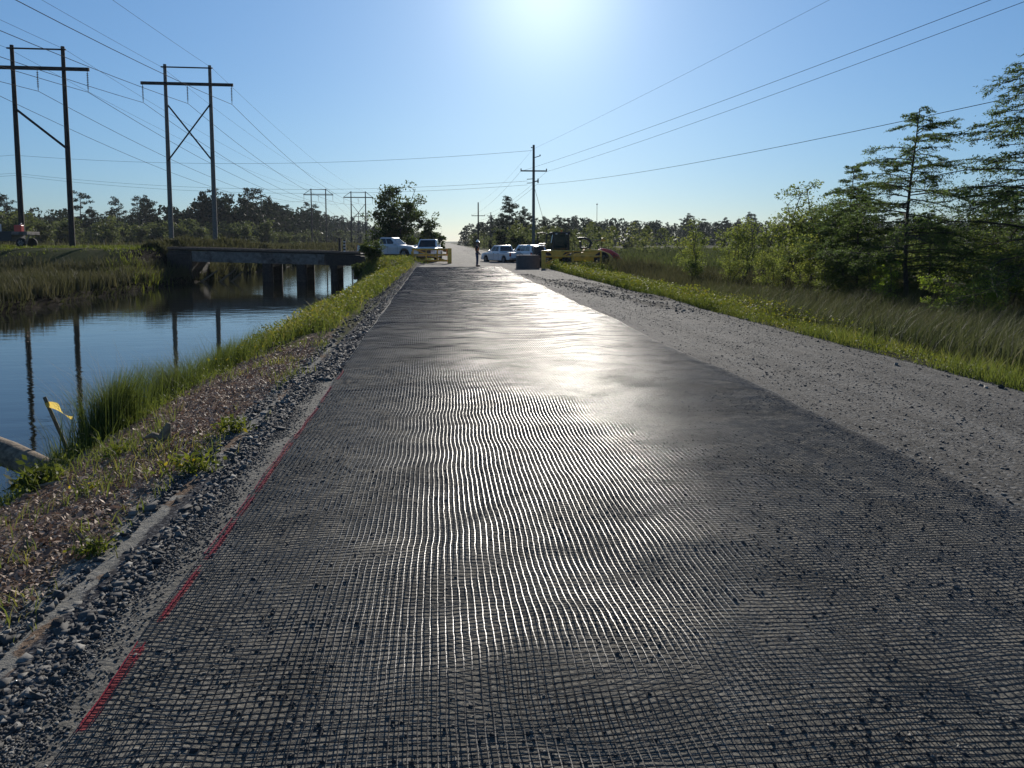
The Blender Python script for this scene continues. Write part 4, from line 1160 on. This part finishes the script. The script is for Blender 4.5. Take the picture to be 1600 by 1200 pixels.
# broken timbers in the water under the bridge
for i, (x, y, a, l_, lb) in enumerate([(-17.6, 64.2, .7, 2.2, 'broken timber leaning from the water under the bridge, left of the piles'), (-16.9, 64.6, -.6, 1.6, 'short broken timber crossing the longer one under the bridge'), (-19.0, 64.0, .4, 2.0, 'pale broken timber close to the far bank under the bridge')]):
    o = MB().tube([(-l_ / 2 * math.cos(a), 0, -.4), (l_ / 2 * math.cos(a), .2, .4 + l_ * .25)], [.09, .06], 8).build('broken_timber', M['log'], None, True)
    o.location = (x, y, WATER); tag(o, lb, 'timber', 'broken timbers under the bridge')
mk = thing('marker_posts', 'pair of dark posts with white reflective bands on the bridge', 'marker post', (-8.35, 66, deckz(-8.35)))
for dx, hh in ((-.2, 1.25), (.2, 1.1)):
    MB().box((dx, 0, hh / 2), (.2, .2, hh), None, .015).build('post', M['pole_dark'], mk)
for k in range(4):
    MB().box((.2 - .0, -.125, .14 + k * .26), (.16, .02, .1)).build('reflector', M['white_box'], mk)

# ------------------------------------------------------------------ gates and block
def gate_left():
    t = thing('yellow_gate', 'yellow timber gate with stout round post left of the road opening', 'gate', (.62, 62.5, 0), rz=0)
    MB().lathe([(.17, -.1), (.17, 1.22), (.15, 1.26)], n=18).build('post', M['yellow'], t, True)
    d = Vector((-3.05, 1.1, 0))
    P = lambda s, z: d * s + Vector((0, 0, z))
    for z in (.25, .72, 1.16): MB().tube([P(.06, z), P(1, z)], .075, 8).build('rail', M['yellow'], t, True)
    for s in (.32, .62, .97): MB().tube([P(s, .2), P(s, 1.18)], .06, 8).build('upright', M['yellow'], t, True)
    MB().tube([P(.12, .28), P(.9, 1.12)], .05, 8).build('diagonal', M['yellow'], t, True)
    MB().box(P(.06, .95) + Vector((0, -.1, 0)), (.16, .06, .3), None, .01).build('latch_plate', M['orange'], t)
    MB().tube([P(1, -.1), P(1, 1.0)], .07, 8).build('end_post', M['yellow'], t, True)
    return t
gate_left()
def gate_right():
    t = thing('yellow_gate', 'long yellow gate with three rails right of the grey block', 'gate', (6.62, 50, H(6.62, 50)), rz=0)
    MB().box((0, 0, .6), (.26, .26, 1.22), None, .02).build('post', M['yellow'], t)
    for x in (1.95, 3.82): MB().tube([(x, 0, -.05), (x, 0, 1.22)], .06, 8).build('upright', M['yellow'], t, True)
    for z in (.36, .82, 1.16): MB().tube([(.1, 0, z), (3.85, 0, z)], .06, 8).build('rail', M['yellow'], t, True)
    MB().tube([(.15, .02, .4), (1.9, .02, 1.12)], .035, 8).build('diagonal', M['yellow'], t, True)
    return t
gate_right()
bl = thing('grey_block', 'plain dark grey concrete block barrier beside the right hand gate post', 'barrier', (5.72, 51.2, 0), rz=.05)
MB().box((0, 0, .44), (1.5, .7, .92), None, .03).build('block', M['block'], bl)
for x in (-.45, .45): MB().tube([(x - .12, 0, .88), (x - .1, 0, .96), (x + .1, 0, .96), (x + .12, 0, .88)], .02, 6).build('lifting_loop', M['wire'], bl)

# ------------------------------------------------------------------ vehicles
def arc(cx, cz, r, a0, a1, n=8):
    return [(cx + r * math.cos(R(a0 + (a1 - a0) * i / n)), cz + r * math.sin(R(a0 + (a1 - a0) * i / n))) for i in range(n + 1)]
def wheel(parent, x, y, r=.40, wd=.27):
    s = 1 if y > 0 else -1
    wv = MB().lathe([(r * .62, -wd / 2), (r * .93, -wd / 2), (r, -wd / 2 + .04), (r, wd / 2 - .04), (r * .93, wd / 2), (r * .62, wd / 2)], 'y', (x, y, r), 24).build('wheel', M['rubber'], parent, True)
    rm = MB().lathe([(r * .60, -.02), (r * .6, .03), (r * .5, .0), (r * .2, .03), (.03, .04)], 'y', (x, y + s * (wd / 2 - .02), r), 18)
    for k in range(6):
        a = k * math.pi / 3
        rm.box((x + math.cos(a) * r * .36, y + s * (wd / 2 + .01), r + math.sin(a) * r * .36), (.05, .03, r * .44), Matrix.Rotation(-a + math.pi / 2, 3, 'Y'))
    rm.build('rim', M['rim'], wv)
def vehicle(name, label, cat, loc, rz, paint, scale=1.0, suv=False, group=None):
    t = thing(name, label, cat, loc, rz, group, scale)
    P = M[paint]; hb = .94
    rear, fx = -1.75, 1.92
    prof = [(-2.86, .5), (-2.9, 1.12), (-.75, 1.14), (1.3, 1.15), (1.5, 1.16), (2.55, 1.06), (2.84, .93), (2.9, .5), (2.86, .36)] + \
           [(fx + .48, .36)] + arc(fx, .40, .48, 5, 175)[0:] + [(fx - .48, .34), (rear + .48, .34)] + arc(rear, .40, .48, 5, 175) + [(rear - .48, .40), (-2.8, .44)]
    prof = prof[::-1]
    MB().prism(prof, -hb, hb, .05).build('body', P, t, True)
    MB().box((0, 0, .36), (5.2, 1.5, .2)).build('chassis', M['black'], t)
    cx0, cx1, tx0, tx1 = (-2.78, 1.38, -2.5, .55) if suv else (-.74, 1.38, -.55, .55)
    bz, tz, bw, tw = 1.12, 1.86, .9, .73
    B = [Vector((cx0, -bw, bz)), Vector((cx1, -bw, bz)), Vector((cx1, bw, bz)), Vector((cx0, bw, bz))]
    T = [Vector((tx0, -tw, tz)), Vector((tx1, -tw, tz)), Vector((tx1, tw, tz)), Vector((tx0, tw, tz))]
    cb = bmesh.new(); vv = [cb.verts.new(p) for p in B + T]
    for f in [(3, 2, 1, 0), (4, 5, 6, 7), (0, 1, 5, 4), (1, 2, 6, 5), (2, 3, 7, 6), (3, 0, 4, 7)]: cb.faces.new([vv[i] for i in f])
    bmesh.ops.bevel(cb, geom=[e for e in cb.edges if not (e.verts[0] in vv[:4] and e.verts[1] in vv[:4])], offset=.07, segments=3, affect='EDGES', profile=.5)
    cb.verts.index_update(); q = MB().add([v.co.copy() for v in cb.verts], [[v.index for v in f.verts] for f in cb.faces]); cb.free()
    q.build('cab', P, t, True)
    MB().panel([B[1], B[2], T[2], T[1]], .07, .93, .1, .9, .012).build('windscreen', M['glass'], t)
    MB().panel([B[3], B[0], T[0], T[3]], .09, .91, .2, .86, .012).build('rear_window', M['glass'], t)
    sp = [(.05, .32), (.35, .60), (.63, .86)] if suv else [(.06, .44), (.48, .86)]
    for s in (0, 1):
        Q = [B[0], B[1], T[1], T[0]] if s == 0 else [B[2], B[3], T[3], T[2]]
        for (u0, u1) in sp:
            if s: u0, u1 = 1 - u1, 1 - u0
            MB().panel(Q, u0, u1, .2, .84, .012).build('side_window', M['glass'], t)
    for y in (-1, 1):
        wheel(t, rear, y * .83); wheel(t, fx, y * .83)
        MB().box((2.72, y * .72, .86), (.3, .36, .18), None, .03).build('headlight', M['clear_lamp'], t)
        MB().box((-2.87, y * .85, .95), (.12, .16, .36), None, .015).build('taillight', M['red_lamp'], t)
        mb = MB().box((1.0, y * 1.06, 1.27), (.12, .22, .2), None, .03).tube([(1.02, y * .9, 1.2), (1.0, y * 1.0, 1.22)], .025, 6); mb.build('mirror', P, t, True)
        for xx in (.25, -.62): MB().box((xx, y * .955, 1.0), (.2, .035, .04), None, .008).build('door_handle', M['black'], t)
        for xx in (-.72, .28, 1.25): MB().box((xx, y * .938, .78), (.014, .012, .62)).build('door_seam', M['black'], t)
    MB().box((2.88, 0, .80), (.1, 1.05, .28), None, .02).build('grille', M['black'], t)
    MB().box((2.93, 0, .52), (.16, 1.84, .22), None, .04).build('bumper', M['chrome'], t)
    MB().box((-2.96, 0, .55), (.16, 1.8, .18), None, .04).build('bumper', M['chrome'], t)
    if not suv:
        MB().box((-1.83, 0, 1.135), (2.0, 1.62, .03)).build('cargo_bed', M['black'], t)
        MB().box((-2.905, 0, .88), (.03, 1.5, .46), None, .01).build('tailgate', P, t)
        MB().box((-2.925, 0, .98), (.02, .28, .07)).build('handle', M['black'], t)
    MB().box((-2.94, 0, .68), (.02, .34, .14)).build('number_plate', M['white_box'], t)
    return t
PG = 'white vehicles parked by the gates'
vehicle('pickup_truck', 'white crew cab pickup parked side on behind the dark bush at the bridge end', 'pickup truck', (-4.75, 71.5, .3), R(-24), 'silver_paint', 1.0, group=PG)
vehicle('pickup_truck', 'white pickup facing the camera behind the left yellow gate', 'pickup truck', (-1.15, 69.0, .12), R(-96), 'white_paint', 1.0, group=PG)
vehicle('pickup_truck', 'white pickup seen from behind right of the worker', 'pickup truck', (5.35, 67.8, -.14), R(116), 'white_paint', .86, group=PG)
vehicle('parked_car', 'white long roofed car half hidden behind the grey block', 'car', (7.35, 66.5, -.1), R(108), 'white_paint', .86, suv=True, group=PG)

# flatbed trailer at the left edge
fb = thing('flatbed_trailer', 'dark flatbed trailer entering at the left picture edge', 'trailer', (-38.3, 72.6, H(-38, 72.6)))
MB().box((-1.6, 0, 1.0), (4.6, 2.2, .85), None, .03).build('bed', M['black'], fb)
MB().box((1.35, 0, 1.25), (1.3, 2.2, .3), None, .03).build('tail_deck', M['rust_paint'], fb)
MB().box((2.0, -1.0, .75), (.1, .1, .9), Matrix.Rotation(.35, 3, 'Y')).build('ramp_leg', M['rust_paint'], fb)
for y in (-.9, .9):
    wheel(fb, 1.4, y, .42, .28); wheel(fb, -2.2, y, .42, .28)
cr = thing('cargo_carton', 'pale bundle of boxes on the flatbed trailer', 'boxes', (-39.7, 72.6, H(-38, 72.6) + 1.43))
MB().box((0, 0, .33), (1.0, .9, .66), None, .04).build('box', M['white_box'], cr)
MB().box((-.75, .05, .55), (.45, .8, 1.1), None, .04).build('box', M['white_box'], cr)
fc = thing('fuel_can', 'red can standing on the rear of the flatbed trailer', 'can', (-37.4, 72.4, H(-38, 72.6) + 1.4))
MB().box((0, 0, .3), (.62, .5, .6), None, .06).build('can', M['red'], fc)
MB().tube([(.1, 0, .6), (.24, 0, .74)], .05, 8).build('spout', M['white_box'], fc)

# ------------------------------------------------------------------ machines beyond the right gate
gz = H(8, 55)
ld = thing('wheel_loader', 'dark cabbed yellow wheel loader behind the right hand gate', 'loader', (8.25, 56, gz), rz=0)
MB().prism([(-1.1, .55), (-1.15, 1.1), (-.2, 1.2), (1.35, 1.15), (1.5, .6)], -.75, .75, .05).build('body', M['machine_yellow'], ld, True)
for (x, y) in ((-.2, -.62), (.92, -.62), (-.2, .62), (.92, .62)):
    MB().box((x, y, 1.75), (.09, .09, 1.3), None, .01).build('cab_post', M['black'], ld)
MB().box((.36, 0, 2.43), (1.35, 1.45, .13), None, .04).build('cab_roof', M['black'], ld)
for y in (-.64, .64): MB().box((.36, y, 1.75), (1.02, .02, 1.2)).build('window', M['cab_glass'], ld)
MB().box((-.24, 0, 1.75), (.02, 1.15, 1.2)).build('window', M['cab_glass'], ld); MB().box((.96, 0, 1.75), (.02, 1.15, 1.2)).build('window', M['cab_glass'], ld)
MB().tube([(-.95, -.5, 2.45), (-1.3, -.5, 2.4), (-1.36, -.5, 1.75), (-1.25, -.5, 1.62), (-.72, -.5, 1.66), (-.66, -.5, 2.35), (-.95, -.5, 2.45)], .055, 8).build('mirror_frame', M['black'], ld, True)
MB().tube([(-.66, -.5, 2.3), (-.2, -.55, 2.4)], .04, 6).build('mirror_arm', M['black'], ld)
MB().tube([(-.35, -.55, 1.7), (-.25, -.55, 2.3)], .03, 6).build('hand_rail', M['chrome'], ld)
MB().box((-.95, -.3, 1.48), (.5, .3, .12), None, .04).build('work_light', M['chrome'], ld)
for x in (.0, .75): MB().box((x, -.72, 2.36), (.14, .08, .1), None, .02).build('work_light', M['clear_lamp'], ld)
MB().box((-1.25, 0, 1.05), (.7, 1.1, .8), None, .06).build('lift_arm', M['black'], ld)
for x in (-.9, 1.0):
    for y in (-.8, .8): wheel(ld, x, y, .58, .4)
MB().lathe([(.06, 0), (.07, .12), (.03, .16)], c=(.45, -.2, 2.5), n=10).build('beacon', M['orange'], ld, True)

dz = thing('road_roller', 'yellow road roller with a bent black exhaust pipe behind the right hand gate', 'road roller', (10.6, 54.4, gz), rz=0)
MB().prism([(-1.5, .45), (-1.5, .95), (-.6, 1.05), (-.35, 1.32), (.55, 1.22), (1.25, .95), (1.55, .6), (1.5, .3), (.6, .3)], -.7, .7, .06).build('body', M['machine_yellow'], dz, True)
MB().tube([(-1.0, -.2, 2.02), (-.55, -.2, 2.04), (-.3, -.2, 2.0), (-.1, -.2, 1.88), (-.02, -.2, 1.68), (-.1, -.2, 1.45), (-.25, -.2, 1.25)], .085, 10).build('exhaust_pipe', M['black'], dz, True)
MB().tube([(-.1, -.2, 1.9), (.72, -.2, 1.92)], .03, 6).build('canopy_bar', M['chrome'], dz)
MB().box((.86, -.2, 1.95), (.26, .3, .24), None, .05).build('warning_lamp', M['machine_yellow'], dz)
MB().tube([(.8, .3, 1.2), (.84, .1, 1.85)], .03, 6).build('canopy_post', M['black'], dz)
MB().lathe([(.05, -.6), (.55, -.6), (.58, -.57), (.58, .57), (.55, .6), (.05, .6)], 'y', (-1.1, 0, .57), 28).build('drum', M['black'], dz, True)
for y in (-.72, .72): wheel(dz, .65, y, .55, .3)
MB().box((-.55, 0, 1.35), (.45, .5, .12), None, .03).build('seat', M['black'], dz); MB().box((-.75, 0, 1.6), (.1, .5, .45), None, .03).build('seat_back', M['black'], dz)
MB().tube([(-.15, .1, 1.2), (-.3, .1, 1.6)], .03, 6).build('steering_column', M['black'], dz)

rt = thing('red_tractor', 'red machine with a curved sloping hood at the right of the yellow roller', 'tractor', (12.15, 55.2, gz), rz=0)
MB().prism([(-.75, .35), (-.85, 1.15), (-.6, 1.34), (.0, 1.22), (.5, .92), (.8, .55), (.84, .25), (.4, .22), (.15, .6), (-.25, .62)], -.6, .6, .07).build('hood', M['red'], rt, True)
MB().box((-.2, 0, .5), (1.1, .8, .4), None, .04).build('frame', M['black'], rt)
for y in (-.55, .55): wheel(rt, -.35, y, .5, .3)
MB().tube([(-.7, 0, 1.2), (-.85, 0, 1.6)], .03, 6).build('lever', M['black'], rt)
for x in (.2, .45): MB().box((x, -.605, .9 - x * .35), (.16, .02, .06)).build('vent', M['black'], rt)

# ------------------------------------------------------------------ the worker
def skinned(name, verts, edges, radii, mat, parent, root=0, sub=2):
    me = bpy.data.meshes.new(name); me.from_pydata(verts, edges, []); me.update()
    o = bpy.data.objects.new(name, me); COL.objects.link(o); o.parent = parent
    o.modifiers.new('skin', 'SKIN')
    for i, r in enumerate(radii):
        me.skin_vertices[0].data[i].radius = (r, r) if not isinstance(r, tuple) else r
        me.skin_vertices[0].data[i].use_root = (i == root)
    s = o.modifiers.new('smooth', 'SUBSURF'); s.levels = s.render_levels = sub
    me.materials.append(mat)
    o.modifiers['skin'].use_smooth_shade = True
    return o
pw = thing('person', 'worker in white hard hat, orange vest and jeans standing at the far mat end', 'person', (2.5, 54.9, .03), rz=R(-100))
# local frame: facing +Y ; X to the right
v = [(0, 0, .95), (0, .0, 1.12), (0, -.01, 1.30), (0, -.01, 1.44), (0, .015, 1.53), (0, .03, 1.60), (0, .045, 1.69), (0, .035, 1.76),
     (.17, -.01, 1.40), (.215, -.03, 1.14), (.22, .12, .95), (.215, .16, .90),
     (-.17, -.01, 1.40), (-.215, -.03, 1.14), (-.22, .12, .95), (-.215, .16, .90),
     (.09, 0, .90), (.10, .02, .50), (.105, -.01, .10), (.11, .13, .04), (-.09, 0, .90), (-.10, .02, .50), (-.105, -.01, .10), (-.11, .13, .04)]
e = [(0, 1), (1, 2), (2, 3), (3, 4), (4, 5), (5, 6), (6, 7), (3, 8), (8, 9), (9, 10), (10, 11), (3, 12), (12, 13), (13, 14), (14, 15), (0, 16), (16, 17), (17, 18), (18, 19), (0, 20), (20, 21), (21, 22), (22, 23)]
rd_ = [.12, .115, .135, .11, .055, .075, .095, .07, .062, .046, .034, .03, .062, .046, .034, .03, .085, .058, .04, .035, .085, .058, .04, .035]
for s, hnd in ((1, 11), (-1, 15)):
    hx, hy, hz = v[hnd]
    for k in range(4):
        i0 = len(v); off = (k - 1.5) * .02
        v += [(hx + s * .006, hy + .045 + off * .3, hz - .03 + off), (hx + s * .002, hy + .07 + off * .3, hz - .055 + off), (hx - s * .012, hy + .072 + off * .2, hz - .08 + off)]
        e += [(hnd, i0), (i0, i0 + 1), (i0 + 1, i0 + 2)]; rd_ += [.0095, .009, .008]
    i0 = len(v); v += [(hx - s * .03, hy + .02, hz - .005), (hx - s * .045, hy + .045, hz - .02)]; e += [(hnd, i0), (i0, i0 + 1)]; rd_ += [.011, .009]
skinned('body', v, e, rd_, M['skin'], pw)
skinned('trousers', [(0, 0, 1.02), (0, 0, .93), (.09, 0, .86), (.10, .02, .50), (.105, -.01, .08), (-.09, 0, .86), (-.10, .02, .50), (-.105, -.01, .08)],
        [(0, 1), (1, 2), (2, 3), (3, 4), (1, 5), (5, 6), (6, 7)], [.145, .145, .105, .08, .068, .105, .08, .068], M['denim'], pw)
skinned('shirt', [(0, 0, 1.0), (0, -.005, 1.28), (0, -.01, 1.43), (0, .0, 1.50), (.18, -.01, 1.40), (.215, -.03, 1.14), (.22, .10, .97), (-.18, -.01, 1.40), (-.215, -.03, 1.14), (-.22, .10, .97)],
        [(0, 1), (1, 2), (2, 3), (2, 4), (4, 5), (5, 6), (2, 7), (7, 8), (8, 9)], [.14, .145, .12, .068, .075, .058, .045, .075, .058, .045], M['shirt'], pw)
skinned('safety_vest', [(0, 0, 1.02), (0, -.005, 1.28), (0, -.01, 1.42)], [(0, 1), (1, 2)], [(.155, .155), (.165, .16), (.15, .145)], M['vest'], pw)
MB().lathe([(.17, 0), (.125, .012), (.12, .05), (.10, .10), (.05, .135), (.01, .14)], c=(0, .045, 1.74), n=20).build('hard_hat', M['hat'], pw, True)
MB().lathe([(.102, 0), (.108, .06), (.1, .1)], c=(0, .02, 1.66), n=16).build('hair', M['hair'], pw, True)
for s in (-1, 1):
    MB().box((s * .108, .06, .05), (.1, .29, .11), None, .035).build('boot', M['boot'], pw, True)
    MB().lathe([(.012, 0), (.014, .01), (.004, .016)], 'y', (s * .035, .13, 1.675), 8).build('eye', M['black'], pw, True)
    MB().lathe([(.02, -.02), (.028, 0), (.012, .02)], 'x', (s * .095, .04, 1.66), 8).build('ear', M['skin'], pw, True)
MB().tube([(0, .125, 1.67), (0, .155, 1.635), (0, .13, 1.63)], [.012, .016, .01], 6).build('nose', M['skin'], pw, True)
MB().box((0, .125, 1.6), (.05, .015, .012), None, .004).build('mouth', M['red_lamp'], pw)

# ------------------------------------------------------------------ damp morning air
hz = bpy.data.materials.new('haze_air'); hz.use_nodes = True
ht_ = hz.node_tree; ht_.nodes.remove(ht_.nodes['Principled BSDF'])
pv_ = ht_.nodes.new('ShaderNodeVolumePrincipled'); pv_.inputs['Color'].default_value = (.80, .88, 1, 1); pv_.inputs['Density'].default_value = .00009
pv_.inputs['Anisotropy'].default_value = .2
ht_.links.new(pv_.outputs[0], ht_.nodes['Material Output'].inputs['Volume'])
MB().box((0, 2000, 11.5), (6400, 5300, 30)).build('haze', hz)['kind'] = 'stuff'
